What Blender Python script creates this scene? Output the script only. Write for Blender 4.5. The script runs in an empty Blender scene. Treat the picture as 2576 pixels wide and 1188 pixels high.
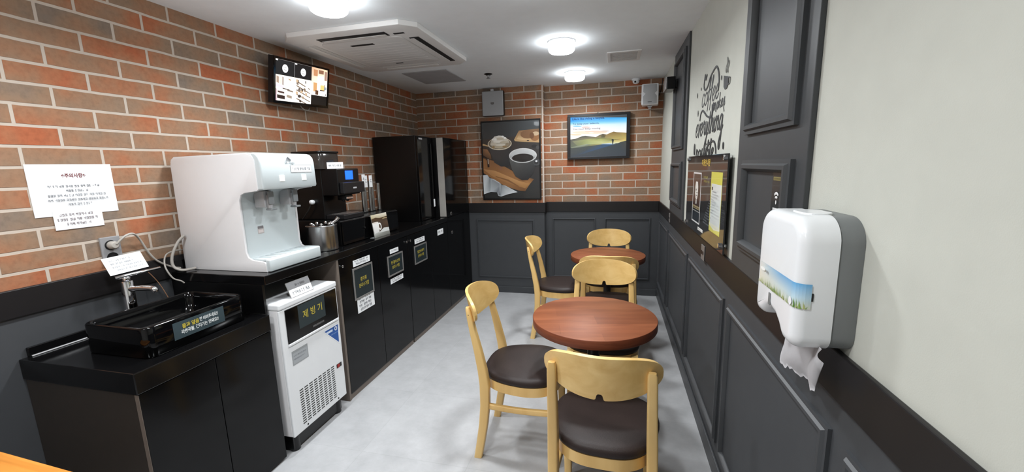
EXPOSURE = 2.22
LAMP_W = 2.4
LAMP_SPREAD = 160
DRUM_E = 4.4
import bpy, bmesh, math, random
from mathutils import Vector, Matrix
rnd = random.Random(7)
SC = bpy.context.scene
COL = SC.collection
PI = math.pi

# ------------------------------------------------------------------ materials
def lin(c):
    out = []
    for v in c[:3]:
        v = v / 255.0
        out.append(v / 12.92 if v <= 0.04045 else ((v + 0.055) / 1.055) ** 2.4)
    return tuple(out)

def new_mat(name):
    m = bpy.data.materials.new(name)
    m.use_nodes = True
    nt = m.node_tree
    return m, nt, nt.nodes['Principled BSDF']

def N(nt, t, **kw):
    n = nt.nodes.new(t)
    for k, v in kw.items():
        setattr(n, k, v)
    return n

def pos_vec(nt, scale=(1, 1, 1), coord='Object'):
    tc = N(nt, 'ShaderNodeTexCoord')
    mp = N(nt, 'ShaderNodeMapping')
    mp.inputs['Scale'].default_value = scale
    nt.links.new(tc.outputs[coord], mp.inputs['Vector'])
    return mp.outputs['Vector']

def mat(name, rgb, rough=0.5, metal=0.0, spec=0.5, coat=0.0, vary=0.05, nscale=14.0, bump=0.0, bscale=200.0,
        trans=0.0, alpha=1.0, ior=1.45, sheen=0.0, stretch=(1, 1, 1)):
    m, nt, b = new_mat(name)
    c = lin(rgb)
    v = pos_vec(nt, stretch)
    nz = N(nt, 'ShaderNodeTexNoise')
    nz.inputs['Scale'].default_value = nscale
    nz.inputs['Detail'].default_value = 4
    nt.links.new(v, nz.inputs['Vector'])
    rp = N(nt, 'ShaderNodeValToRGB')
    rp.color_ramp.elements[0].position = 0.3
    rp.color_ramp.elements[1].position = 0.7
    rp.color_ramp.elements[0].color = tuple(x * (1 - vary) for x in c) + (1,)
    rp.color_ramp.elements[1].color = tuple(min(1, x * (1 + vary)) for x in c) + (1,)
    nt.links.new(nz.outputs['Fac'], rp.inputs['Fac'])
    nt.links.new(rp.outputs['Color'], b.inputs['Base Color'])
    b.inputs['Roughness'].default_value = rough
    b.inputs['Metallic'].default_value = metal
    b.inputs['Specular IOR Level'].default_value = spec
    b.inputs['Coat Weight'].default_value = coat
    b.inputs['Transmission Weight'].default_value = trans
    b.inputs['IOR'].default_value = ior
    b.inputs['Alpha'].default_value = alpha
    if bump > 0:
        n2 = N(nt, 'ShaderNodeTexNoise')
        n2.inputs['Scale'].default_value = bscale
        n2.inputs['Detail'].default_value = 3
        nt.links.new(v, n2.inputs['Vector'])
        bp = N(nt, 'ShaderNodeBump')
        bp.inputs['Strength'].default_value = bump
        bp.inputs['Distance'].default_value = 0.002
        nt.links.new(n2.outputs['Fac'], bp.inputs['Height'])
        nt.links.new(bp.outputs['Normal'], b.inputs['Normal'])
    return m

def emit_mat(name, rgb, strength):
    m, nt, b = new_mat(name)
    b.inputs['Base Color'].default_value = lin(rgb) + (1,)
    b.inputs['Emission Color'].default_value = lin(rgb) + (1,)
    b.inputs['Emission Strength'].default_value = strength
    return m

def art_mat(name, emit=0.0, rough=0.5, coat=0.0):
    """printed / displayed artwork: the colours are the print's own, stored per polygon"""
    m, nt, b = new_mat(name)
    a = N(nt, 'ShaderNodeAttribute', attribute_name='Col')
    if emit > 0:
        b.inputs['Base Color'].default_value = (0.01, 0.01, 0.01, 1)
        nt.links.new(a.outputs['Color'], b.inputs['Emission Color'])
        b.inputs['Emission Strength'].default_value = emit
    else:
        nt.links.new(a.outputs['Color'], b.inputs['Base Color'])
    b.inputs['Roughness'].default_value = rough
    b.inputs['Coat Weight'].default_value = coat
    return m

def brick_mat(name, axis, u0, v0):
    m, nt, b = new_mat(name)
    g = N(nt, 'ShaderNodeNewGeometry')
    sx = N(nt, 'ShaderNodeSeparateXYZ')
    nt.links.new(g.outputs['Position'], sx.inputs[0])
    cb = N(nt, 'ShaderNodeCombineXYZ')
    au = N(nt, 'ShaderNodeMath', operation='ADD'); au.inputs[1].default_value = u0
    av = N(nt, 'ShaderNodeMath', operation='ADD'); av.inputs[1].default_value = v0
    nt.links.new(sx.outputs[axis], au.inputs[0])
    nt.links.new(sx.outputs['Z'], av.inputs[0])
    # slight hand-made wobble of the joints
    wn = N(nt, 'ShaderNodeTexNoise'); wn.inputs['Scale'].default_value = 9.0
    nt.links.new(g.outputs['Position'], wn.inputs['Vector'])
    wm = N(nt, 'ShaderNodeMath', operation='MULTIPLY_ADD')
    wm.inputs[1].default_value = 0.006; 
    nt.links.new(wn.outputs['Fac'], wm.inputs[0]); nt.links.new(av.outputs[0], wm.inputs[2])
    nt.links.new(au.outputs[0], cb.inputs['X']); nt.links.new(wm.outputs[0], cb.inputs['Y'])
    br = N(nt, 'ShaderNodeTexBrick')
    br.offset = 0.5; br.offset_frequency = 2; br.squash = 1.0
    br.inputs['Color1'].default_value = (0, 0, 0, 1)
    br.inputs['Color2'].default_value = (1, 1, 1, 1)
    br.inputs['Mortar'].default_value = (0.5, 0.5, 0.5, 1)
    br.inputs['Scale'].default_value = 1.0
    br.inputs['Mortar Size'].default_value = 0.0062
    br.inputs['Mortar Smooth'].default_value = 0.25
    br.inputs['Bias'].default_value = 0.0
    br.inputs['Brick Width'].default_value = 0.2455
    br.inputs['Row Height'].default_value = 0.0754
    nt.links.new(cb.outputs[0], br.inputs['Vector'])
    # per brick tint, blended with a large soft mottle along each brick
    nz = N(nt, 'ShaderNodeTexNoise'); nz.inputs['Scale'].default_value = 5.5; nz.inputs['Detail'].default_value = 3
    nt.links.new(g.outputs['Position'], nz.inputs['Vector'])
    mx = N(nt, 'ShaderNodeMath', operation='MULTIPLY_ADD'); mx.inputs[1].default_value = 0.6
    bw = N(nt, 'ShaderNodeRGBToBW'); nt.links.new(br.outputs['Color'], bw.inputs[0])
    nt.links.new(bw.outputs[0], mx.inputs[0])
    ns = N(nt, 'ShaderNodeMath', operation='MULTIPLY_ADD'); ns.inputs[1].default_value = 1.7; ns.inputs[2].default_value = -0.62
    nt.links.new(nz.outputs['Fac'], ns.inputs[0]); nt.links.new(ns.outputs[0], mx.inputs[2])
    rp = N(nt, 'ShaderNodeValToRGB')
    e = rp.color_ramp.elements
    e[0].position = 0.0; e[0].color = lin(BRK[0]) + (1,)
    e[1].position = 1.0; e[1].color = lin(BRK[4]) + (1,)
    for p, c in ((0.3, BRK[1]), (0.55, BRK[2]), (0.8, BRK[3])):
        x = e.new(p); x.color = lin(c) + (1,)
    nt.links.new(mx.outputs[0], rp.inputs['Fac'])
    # fine grain
    n3 = N(nt, 'ShaderNodeTexNoise'); n3.inputs['Scale'].default_value = 70; n3.inputs['Detail'].default_value = 5
    nt.links.new(g.outputs['Position'], n3.inputs['Vector'])
    mg = N(nt, 'ShaderNodeMix', data_type='RGBA', blend_type='MULTIPLY'); mg.inputs['Factor'].default_value = 0.35
    r3 = N(nt, 'ShaderNodeValToRGB'); r3.color_ramp.elements[0].color = (0.55, 0.55, 0.55, 1)
    r3.color_ramp.elements[0].position = 0.3; r3.color_ramp.elements[1].position = 0.6
    nt.links.new(n3.outputs['Fac'], r3.inputs['Fac'])
    nt.links.new(rp.outputs['Color'], mg.inputs['A']); nt.links.new(r3.outputs['Color'], mg.inputs['B'])
    mm = N(nt, 'ShaderNodeMix', data_type='RGBA')
    nt.links.new(br.outputs['Fac'], mm.inputs['Factor'])
    nt.links.new(mg.outputs['Result'], mm.inputs['A'])
    mm.inputs['B'].default_value = lin(MORTAR) + (1,)
    nt.links.new(mm.outputs['Result'], b.inputs['Base Color'])
    b.inputs['Roughness'].default_value = 0.85
    b.inputs['Specular IOR Level'].default_value = 0.25
    iv = N(nt, 'ShaderNodeMath', operation='MULTIPLY_ADD'); iv.inputs[1].default_value = -1.0; iv.inputs[2].default_value = 1.0
    nt.links.new(br.outputs['Fac'], iv.inputs[0])
    ad = N(nt, 'ShaderNodeMath', operation='MULTIPLY_ADD'); ad.inputs[1].default_value = 0.12
    nt.links.new(n3.outputs['Fac'], ad.inputs[0]); nt.links.new(iv.outputs[0], ad.inputs[2])
    bp = N(nt, 'ShaderNodeBump'); bp.inputs['Strength'].default_value = 0.6; bp.inputs['Distance'].default_value = 0.006
    nt.links.new(ad.outputs[0], bp.inputs['Height']); nt.links.new(bp.outputs['Normal'], b.inputs['Normal'])
    return m

BRK = [(128, 114, 102), (144, 119, 98), (154, 116, 90), (164, 108, 78), (168, 97, 66)]
MORTAR = (190, 177, 164)

def wood_mat(name, c1, c2, c3, rough=0.4, planks=None, grain=(3, 40, 40), coat=0.0):
    m, nt, b = new_mat(name)
    v = pos_vec(nt, grain)
    nz = N(nt, 'ShaderNodeTexNoise'); nz.inputs['Scale'].default_value = 1.6; nz.inputs['Detail'].default_value = 6
    nz.inputs['Distortion'].default_value = 0.6
    nt.links.new(v, nz.inputs['Vector'])
    rp = N(nt, 'ShaderNodeValToRGB'); e = rp.color_ramp.elements
    e[0].position = 0.3; e[0].color = lin(c1) + (1,); e[1].position = 0.72; e[1].color = lin(c3) + (1,)
    x = e.new(0.5); x.color = lin(c2) + (1,)
    nt.links.new(nz.outputs['Fac'], rp.inputs['Fac'])
    out = rp.outputs['Color']
    if planks:
        br = N(nt, 'ShaderNodeTexBrick'); br.offset = 0.37
        v2 = pos_vec(nt, (1, 1, 1))
        br.inputs['Color1'].default_value = (0.62, 0.57, 0.52, 1); br.inputs['Color2'].default_value = (1.0, 1.0, 1.0, 1)
        br.inputs['Mortar'].default_value = (0.6, 0.55, 0.5, 1)
        br.inputs['Scale'].default_value = 1.0; br.inputs['Mortar Size'].default_value = 0.0006
        br.inputs['Brick Width'].default_value = planks[0]; br.inputs['Row Height'].default_value = planks[1]
        nt.links.new(v2, br.inputs['Vector'])
        mg = N(nt, 'ShaderNodeMix', data_type='RGBA', blend_type='MULTIPLY'); mg.inputs['Factor'].default_value = 0.8
        nt.links.new(out, mg.inputs['A']); nt.links.new(br.outputs['Color'], mg.inputs['B'])
        out = mg.outputs['Result']
    nt.links.new(out, b.inputs['Base Color'])
    b.inputs['Roughness'].default_value = rough
    b.inputs['Specular IOR Level'].default_value = 0.3
    b.inputs['Coat Weight'].default_value = coat
    b.inputs['Coat Roughness'].default_value = 0.25
    return m

def floor_mat():
    m, nt, b = new_mat('floor_vinyl')
    g = N(nt, 'ShaderNodeNewGeometry')
    n1 = N(nt, 'ShaderNodeTexNoise'); n1.inputs['Scale'].default_value = 7; n1.inputs['Detail'].default_value = 8; n1.inputs['Roughness'].default_value = 0.7
    nt.links.new(g.outputs['Position'], n1.inputs['Vector'])
    rp = N(nt, 'ShaderNodeValToRGB'); e = rp.color_ramp.elements
    e[0].position = 0.3; e[0].color = lin((168, 169, 171)) + (1,); e[1].position = 0.7; e[1].color = lin((186, 187, 189)) + (1,)
    nt.links.new(n1.outputs['Fac'], rp.inputs['Fac'])
    br = N(nt, 'ShaderNodeTexBrick'); br.offset = 0.0
    br.inputs['Color1'].default_value = (0.95, 0.95, 0.95, 1); br.inputs['Color2'].default_value = (1, 1, 1, 1)
    br.inputs['Mortar'].default_value = (0.86, 0.86, 0.86, 1); br.inputs['Scale'].default_value = 1
    br.inputs['Mortar Size'].default_value = 0.0012; br.inputs['Brick Width'].default_value = 0.55; br.inputs['Row Height'].default_value = 0.55
    nt.links.new(g.outputs['Position'], br.inputs['Vector'])
    mg = N(nt, 'ShaderNodeMix', data_type='RGBA', blend_type='MULTIPLY'); mg.inputs['Factor'].default_value = 1.0
    nt.links.new(rp.outputs['Color'], mg.inputs['A']); nt.links.new(br.outputs['Color'], mg.inputs['B'])
    nt.links.new(mg.outputs['Result'], b.inputs['Base Color'])
    n2 = N(nt, 'ShaderNodeTexNoise'); n2.inputs['Scale'].default_value = 60; n2.inputs['Detail'].default_value = 4
    nt.links.new(g.outputs['Position'], n2.inputs['Vector'])
    bp = N(nt, 'ShaderNodeBump'); bp.inputs['Strength'].default_value = 0.12; bp.inputs['Distance'].default_value = 0.002
    nt.links.new(n2.outputs['Fac'], bp.inputs['Height']); nt.links.new(bp.outputs['Normal'], b.inputs['Normal'])
    b.inputs['Roughness'].default_value = 0.38
    b.inputs['Specular IOR Level'].default_value = 0.4
    return m

M = {}
M['brick_side'] = brick_mat('brick_side', 'Y', 3.05, -1.048 + 0.0754 * 20)
M['brick_back'] = brick_mat('brick_back', 'X', 0.733 + 0.2455 * 20, -1.060 + 0.0754 * 20)
M['grey_paint'] = mat('grey_paint', (64, 66, 69), 0.55, vary=0.03, bump=0.05)
M['grey_trim'] = mat('grey_trim', (64, 66, 69), 0.42, vary=0.03)
M['pilaster'] = mat('pilaster_paint', (62, 64, 66), 0.45, vary=0.03)
M['band'] = mat('band_black', (27, 25, 26), 0.4, vary=0.05)
M['light_wall'] = mat('light_wallpaper', (186, 187, 178), 0.8, vary=0.02, bump=0.12, bscale=420)
M['ceiling'] = mat('ceiling_paint', (238, 243, 246), 0.85, vary=0.015)
M['floor'] = floor_mat()
M['near_wall'] = mat('near_wall_paint', (226, 226, 222), 0.8, vary=0.02)
M['white_plastic'] = mat('white_plastic', (222, 221, 222), 0.32, vary=0.01)
M['white_gloss'] = mat('white_gloss', (224, 226, 228), 0.25, vary=0.01)
M['pale_blue_plastic'] = mat('pale_blue_plastic', (192, 200, 202), 0.3, vary=0.01)
M['grey_plastic'] = mat('grey_plastic', (112, 115, 115), 0.42, vary=0.02)
M['dark_plastic'] = mat('dark_plastic', (24, 24, 26), 0.35, vary=0.04)
M['black_plastic'] = mat('black_plastic', (9, 9, 10), 0.3, vary=0.05)
M['black_gloss'] = mat('black_gloss', (7, 7, 8), 0.09, vary=0.05, spec=0.5)
M['black_door'] = mat('black_door', (7, 7, 8), 0.12, vary=0.03, spec=0.27)
M['black_stone'] = mat('black_stone', (11, 11, 12), 0.14, vary=0.2, nscale=160, spec=0.5)
M['black_ceramic'] = mat('black_ceramic', (5, 5, 6), 0.06, vary=0.02, spec=0.35)
M['brown_panel'] = mat('brown_panel', (50, 45, 41), 0.45, vary=0.06, nscale=30)
M['taupe_edge'] = mat('taupe_edge', (108, 98, 90), 0.5, vary=0.05)
M['steel'] = mat('steel', (190, 190, 190), 0.22, metal=1.0, vary=0.03)
M['chrome'] = mat('chrome', (215, 215, 218), 0.06, metal=1.0, vary=0.0)
M['silver_paint'] = mat('silver_paint', (182, 182, 184), 0.45, metal=0.15, vary=0.03)
M['silver_frame'] = mat('silver_frame', (150, 148, 146), 0.4, metal=0.6, vary=0.03)
M['speaker_grille'] = mat('speaker_grille', (168, 170, 172), 0.55, metal=0.2, vary=0.12, nscale=500)
M['ac_white'] = mat('ac_white', (226, 225, 223), 0.45, vary=0.01)
M['ac_grille'] = mat('ac_grille', (210, 209, 207), 0.5, vary=0.02)
M['slot_dark'] = mat('slot_dark', (30, 30, 31), 0.6)
M['hatch'] = mat('hatch_grey', (168, 168, 170), 0.7)
M['leather'] = mat('brown_leather', (44, 35, 33), 0.46, spec=0.3, vary=0.10, nscale=9, bump=0.25, bscale=380)
M['birch'] = wood_mat('birch', (204, 164, 98), (220, 182, 116), (230, 196, 132), 0.36, grain=(5, 5, 0.6), coat=0.25)
M['birch_ply'] = wood_mat('birch_ply', (208, 168, 100), (222, 186, 120), (232, 200, 136), 0.34, grain=(6, 6, 9), coat=0.3)
M['table_top'] = wood_mat('table_top', (126, 70, 42), (138, 79, 48), (150, 90, 58), 0.5, planks=(0.46, 0.105), grain=(2.2, 18, 18))
M['table_edge'] = wood_mat('table_edge', (104, 54, 34), (116, 62, 40), (126, 70, 46), 0.45, grain=(6, 6, 40))
M['orange_wood'] = wood_mat('orange_wood', (186, 118, 48), (204, 134, 58), (216, 148, 70), 0.35, planks=(0.5, 0.09), grain=(2.5, 24, 24))
M['paper'] = mat('white_paper', (232, 234, 236), 0.7, vary=0.005)
M['tissue'] = mat('tissue_paper', (214, 212, 214), 0.9, vary=0.02, bump=0.3, bscale=60)
M['ink_black'] = mat('ink_black', (26, 26, 28), 0.6)
M['ink_white'] = mat('ink_white', (222, 226, 226), 0.6)
M['ink_yellow'] = mat('ink_yellow', (178, 162, 60), 0.6)
M['ink_gold'] = mat('ink_gold', (178, 146, 62), 0.5)
M['ink_maroon'] = mat('ink_maroon', (120, 60, 62), 0.6)
M['vinyl_decal'] = mat('vinyl_decal', (48, 49, 50), 0.6)
M['teal_panel'] = mat('teal_panel', (30, 40, 43), 0.4)
M['acrylic_dark'] = mat('acrylic_dark', (44, 44, 45), 0.05, spec=0.6)
M['smoked'] = mat('smoked_plastic', (52, 50, 48), 0.08, spec=0.6, alpha=0.82)
M['clear'] = mat('clear_acrylic', (210, 215, 215), 0.05, alpha=0.35)
M['cable_grey'] = mat('cable_grey', (170, 165, 158), 0.5)
M['cable_dark'] = mat('cable_dark', (30, 29, 29), 0.5)
M['copper'] = mat('copper_wire', (140, 100, 70), 0.45)
M['red_switch'] = mat('red_switch', (150, 30, 24), 0.35)
M['blue_print'] = mat('blue_print', (40, 86, 160), 0.4)
M['lamp'] = emit_mat('lamp_white', (246, 251, 255), DRUM_E)
M['blue_screen'] = emit_mat('blue_screen', (24, 92, 255), 0.3)
M['button_glow'] = mat('button_white', (240, 240, 236), 0.3)
M['art'] = art_mat('printed_art', 0, 0.6)
M['art_gloss'] = art_mat('glossy_print', 0, 0.28, 0.3)
M['art_screen'] = art_mat('screen_art', 0.26, 0.25)
M['art_screen_bright'] = art_mat('bright_screen_art', 0.38, 0.25)

# ------------------------------------------------------------------ mesh helpers
def link(name, me, m=None, parent=None, smooth=False):
    o = bpy.data.objects.new(name, me)
    COL.objects.link(o)
    if m is not None:
        for x in (m if isinstance(m, (list, tuple)) else [m]):
            me.materials.append(x)
    if smooth:
        for p in me.polygons:
            p.use_smooth = True
    if parent is not None:
        o.parent = parent
    return o

def obj(name, bm, m, parent=None, smooth=None):
    """smooth = angle in degrees for auto shading"""
    bmesh.ops.recalc_face_normals(bm, faces=bm.faces)
    if smooth:
        a = math.radians(smooth)
        for f in bm.faces: f.smooth = True
        for e in bm.edges:
            if len(e.link_faces) == 2 and e.calc_face_angle(0) > a:
                e.smooth = False
    me = bpy.data.meshes.new(name)
    bm.to_mesh(me); bm.free()
    return link(name, me, m, parent)

def box(bm, lo, hi, bev=0.0, seg=2, mi=0):
    lo = Vector(lo); hi = Vector(hi)
    r = bmesh.ops.create_cube(bm, size=1.0)
    vs = r['verts']
    c = (lo + hi) / 2; s = hi - lo
    for v in vs:
        v.co = Vector((v.co.x * s.x, v.co.y * s.y, v.co.z * s.z)) + c
    fs = set(f for v in vs for f in v.link_faces)
    for f in fs: f.material_index = mi
    if bev > 0:
        es = list(set(e for v in vs for e in v.link_edges))
        bmesh.ops.bevel(bm, geom=es, offset=bev, segments=seg, affect='EDGES', profile=0.5)
    return bm

def boxes(*args):
    bm = bmesh.new()
    for a in args: box(bm, *a)
    return bm

def prism(bm, pts, d0, d1, axis='y', bev=0.0, seg=3, bev_both=True, mi=0):
    """extrude a closed 2D outline. axis y: pts=(x,z); x: pts=(y,z); z: pts=(x,y)"""
    def P(p, d):
        if axis == 'y': return (p[0], d, p[1])
        if axis == 'x': return (d, p[0], p[1])
        return (p[0], p[1], d)
    a = [bm.verts.new(P(p, d0)) for p in pts]
    b = [bm.verts.new(P(p, d1)) for p in pts]
    n = len(pts)
    fa = bm.faces.new(a); fb = bm.faces.new(b[::-1])
    fs = [fa, fb]
    for i in range(n):
        fs.append(bm.faces.new((a[i], b[i], b[(i + 1) % n], a[(i + 1) % n])))
    for f in fs: f.material_index = mi
    if bev > 0:
        es = list(fb.edges) + (list(fa.edges) if bev_both else [])
        bmesh.ops.recalc_face_normals(bm, faces=fs)
        bmesh.ops.bevel(bm, geom=es, offset=bev, segments=seg, affect='EDGES', profile=0.5)
    return bm

def rrect(x0, y0, x1, y1, r, n=6):
    pts = []
    if not isinstance(r, (list, tuple)): r = [r] * 4
    for (cx, cy, a0, rr) in ((x1 - r[0], y1 - r[0], 0, r[0]), (x0 + r[1], y1 - r[1], 90, r[1]), (x0 + r[2], y0 + r[2], 180, r[2]), (x1 - r[3], y0 + r[3], 270, r[3])):
        for i in range(n + 1):
            a = math.radians(a0 + 90 * i / n)
            pts.append((cx + rr * math.cos(a), cy + rr * math.sin(a)))
    return pts

def lathe(bm, prof, c=(0, 0, 0), n=40, axis='z'):
    rings = []
    for (r, h) in prof:
        ring = []
        for i in range(n):
            a = 2 * PI * i / n
            u, v = r * math.cos(a), r * math.sin(a)
            if axis == 'z': p = (u, v, h)
            elif axis == 'x': p = (h, u, v)
            else: p = (u, h, v)
            ring.append(bm.verts.new(Vector(p) + Vector(c)))
        rings.append(ring)
    for a, b in zip(rings, rings[1:]):
        for i in range(n):
            bm.faces.new((a[i], a[(i + 1) % n], b[(i + 1) % n], b[i]))
    if prof[0][0] > 1e-6: bm.faces.new(rings[0][::-1])
    if prof[-1][0] > 1e-6: bm.faces.new(rings[-1])
    return bm

def cyl(bm, c, r, h0, h1, n=24, axis='z', bev=0.0):
    if bev > 0:
        return lathe(bm, [(r - bev, h0), (r, h0 + bev), (r, h1 - bev), (r - bev, h1)], c, n, axis)
    return lathe(bm, [(r, h0), (r, h1)], c, n, axis)

def smooth_path(pts, k=6):
    P = [Vector(p) for p in pts]
    out = []
    for i in range(len(P) - 1):
        p0 = P[max(i - 1, 0)]; p1 = P[i]; p2 = P[i + 1]; p3 = P[min(i + 2, len(P) - 1)]
        for j in range(k):
            t = j / k
            out.append(0.5 * ((2 * p1) + (p2 - p0) * t + (2 * p0 - 5 * p1 + 4 * p2 - p3) * t * t + (-p0 + 3 * p1 - 3 * p2 + p3) * t ** 3))
    out.append(P[-1])
    return out

def tube(bm, pts, r, n=10, k=6):
    pts = smooth_path(pts, k) if k else [Vector(p) for p in pts]
    rings = []
    up = Vector((0.13, 0.31, 0.94))
    for i, p in enumerate(pts):
        d = (pts[min(i + 1, len(pts) - 1)] - pts[max(i - 1, 0)]).normalized()
        s = d.cross(up)
        if s.length < 1e-3: s = d.cross(Vector((1, 0, 0)))
        s.normalize(); t = s.cross(d)
        rr = r(i / (len(pts) - 1)) if callable(r) else r
        rings.append([bm.verts.new(p + s * rr * math.cos(2 * PI * j / n) + t * rr * math.sin(2 * PI * j / n)) for j in range(n)])
    for a, b in zip(rings, rings[1:]):
        for j in range(n):
            bm.faces.new((a[j], a[(j + 1) % n], b[(j + 1) % n], b[j]))
    bm.faces.new(rings[0][::-1]); bm.faces.new(rings[-1])
    return bm

def bar(bm, stations, bev=0.006):
    """loft of rounded rectangles: stations = (centre, half-x, half-y) along z"""
    rings = []
    for (c, hx, hy) in stations:
        b = min(bev, hx * 0.6, hy * 0.6)
        pts = rrect(-hx, -hy, hx, hy, b, 3)
        rings.append([bm.verts.new(Vector(c) + Vector((p[0], p[1], 0))) for p in pts])
    n = len(rings[0])
    for a, b in zip(rings, rings[1:]):
        for j in range(n):
            bm.faces.new((a[j], a[(j + 1) % n], b[(j + 1) % n], b[j]))
    bm.faces.new(rings[0][::-1]); bm.faces.new(rings[-1])
    return bm

class Frame:
    """a flat place in the room: origin, unit right vector, unit up vector; w points out towards the room"""
    def __init__(s, o, u, v):
        s.o = Vector(o); s.u = Vector(u).normalized(); s.v = Vector(v).normalized(); s.w = s.u.cross(s.v)
    def __call__(s, a, b, c=0.0):
        return s.o + s.u * a + s.v * b + s.w * c
    def mat(s, a, b, c):
        p = s(a, b, c)
        m = Matrix((s.u, s.v, s.w)).transposed().to_4x4()
        m.translation = p
        return m

def LEFT(x, y0, z0): return Frame((x, y0, z0), (0, 1, 0), (0, 0, 1))      # on the left wall side, faces +x
def RIGHT(x, y0, z0): return Frame((x, y0, z0), (0, -1, 0), (0, 0, 1))    # on the right wall, faces -x
def BACK(y, x0, z0): return Frame((x0, y, z0), (1, 0, 0), (0, 0, 1))      # on the back wall, faces -y

def art(name, fr, polys, m, parent=None, step=0.00012, base=0.0):
    """polys: (points, colour) or (points, [colour per point]); later ones lie on top of earlier ones"""
    vs, fs, cs = [], [], []
    for k, (pts, c) in enumerate(polys):
        i0 = len(vs)
        cl = c if isinstance(c[0], (tuple, list)) else [c] * len(pts)
        for p, q in zip(pts, cl):
            vs.append(fr(p[0], p[1], base + step * k)); cs.append(lin(q) + (1,))
        fs.append(list(range(i0, i0 + len(pts))))
    me = bpy.data.meshes.new(name)
    me.from_pydata([tuple(v) for v in vs], [], fs)
    at = me.color_attributes.new('Col', 'FLOAT_COLOR', 'POINT')
    for i, c in enumerate(cs): at.data[i].color = c
    return link(name, me, m, parent)

def ell(cx, cy, rx, ry, n=28, a0=0, a1=360):
    return [(cx + rx * math.cos(math.radians(a0 + (a1 - a0) * i / n)), cy + ry * math.sin(math.radians(a0 + (a1 - a0) * i / n))) for i in range(n + (0 if a1 - a0 >= 360 else 1))]

def rc(x0, y0, x1, y1): return [(x0, y0), (x1, y0), (x1, y1), (x0, y1)]

def text_mesh(s, size, width=None, bold=0.0, shear=0.0, align='CENTER'):
    cu = bpy.data.curves.new('lettering', 'FONT')
    cu.body = s; cu.size = size; cu.align_x = align; cu.align_y = 'CENTER'
    cu.offset = bold; cu.shear = shear; cu.extrude = 0.0; cu.resolution_u = 3
    o = bpy.data.objects.new('lettering', cu)
    COL.objects.link(o)
    dg = bpy.context.evaluated_depsgraph_get()
    me = bpy.data.meshes.new_from_object(o.evaluated_get(dg))
    bpy.data.objects.remove(o); bpy.data.curves.remove(cu)
    if width and len(me.vertices):
        xs = [v.co.x for v in me.vertices]
        k = width / max(1e-6, max(xs) - min(xs))
        for v in me.vertices: v.co.x *= k
    me.materials.clear()
    return me

def text(name, s, size, fr, a, b, m, parent, c=0.0009, width=None, bold=0.0, shear=0.0, align='CENTER'):
    me = text_mesh(s, size, width, bold, shear, align)
    me.transform(fr.mat(a, b, c))
    me.name = name
    return link(name, me, m, parent)

def scribble(x0, x1, y, h, col, r, gap=0.35):
    """one line of print too small to read: little word-shaped groups of strokes"""
    out = []
    x = x0
    while x < x1 - h * 0.6:
        n = r.randint(2, 4)
        for _ in range(n):
            if x + h * 0.75 > x1: break
            w = h * 0.72
            t = h * 0.17
            out.append((rc(x, y + h * r.uniform(.38, .5), x + w * .62, y + h * r.uniform(.38, .5) + t), col))
            if r.random() < .8: out.append((rc(x + w * .72, y - h * .02, x + w * .72 + t, y + h), col))
            if r.random() < .8: out.append((rc(x, y + h * .8, x + w * .6, y + h * .8 + t), col))
            if r.random() < .7: out.append((rc(x + w * .05, y, x + w * .65, y + t), col))
            x += h * 0.92
        x += h * gap
    return out

def empty(name, loc, label=None, cat=None, group=None, rotz=0.0):
    o = bpy.data.objects.new(name, None); COL.objects.link(o)
    o.location = loc; o.rotation_euler = (0, 0, rotz); o.empty_display_size = 0.05
    if label: o['label'] = label
    if cat: o['category'] = cat
    if group: o['group'] = group
    return o

def tag(o, label, cat, group=None):
    o['label'] = label; o['category'] = cat
    if group: o['group'] = group
    return o

def struct(o):
    o['kind'] = 'structure'
    return o

def root(name, loc, label, cat, group=None):
    """an Empty at the base of a thing whose parts are modelled in room coordinates"""
    o = empty(name, loc, label, cat, group)
    return o

def settle():
    """parts were modelled in room coordinates: keep them there under their parents"""
    bpy.context.view_layer.update()
    for o in list(SC.objects):
        if o.parent is not None and not o.get('_local'):
            o.matrix_parent_inverse = o.parent.matrix_world.inverted()

# ================================================================== the room
W0, H, YN = -2.535, 2.169, -5.6          # left wall, ceiling height, near end
YC, XC = -0.118, -1.155                  # the shallow column that holds the left part of the back wall
RT, RB = 0.992, 0.891                    # the black dado band

struct(obj('floor', boxes(((W0 - .1, YN - .1, -.08), (.1, .1, 0))), M['floor']))
struct(obj('ceiling', boxes(((W0 - .1, YN - .1, H), (.1, .1, H + .08))), M['ceiling']))
bm = bmesh.new()
box(bm, (W0 - .1, YN, .0), (W0, .1, RT), mi=1)
box(bm, (W0 - .1, YN, RT), (W0, .1, H), mi=0)
struct(obj('wall_left', bm, [M['brick_side'], M['grey_paint']]))
bm = bmesh.new()
box(bm, (W0, 0, 0), (.1, .1, RT), mi=1); box(bm, (W0, 0, RT), (.1, .1, H), mi=0)
box(bm, (W0, YC, 0), (XC, .0, RT), mi=1); box(bm, (W0, YC, RT), (XC, .0, H), mi=0)
struct(obj('wall_back', bm, [M['brick_back'], M['grey_paint']]))
bm = bmesh.new()
box(bm, (0, YN, 0), (.1, 0, RB + .02), mi=1); box(bm, (0, YN, RB + .02), (.1, 0, H), mi=0)
struct(obj('wall_right', bm, [M['light_wall'], M['grey_paint']]))
struct(obj('wall_near', boxes(((W0 - .1, YN - .1, 0), (.1, YN, H))), M['near_wall']))

# mortar bead on the corner of the column
struct(obj('trim_1', boxes(((XC - .014, YC - .004, RT), (XC + .003, YC + .006, H), .002)), mat('mortar_bead', (196, 182, 170), 0.8)))
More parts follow.
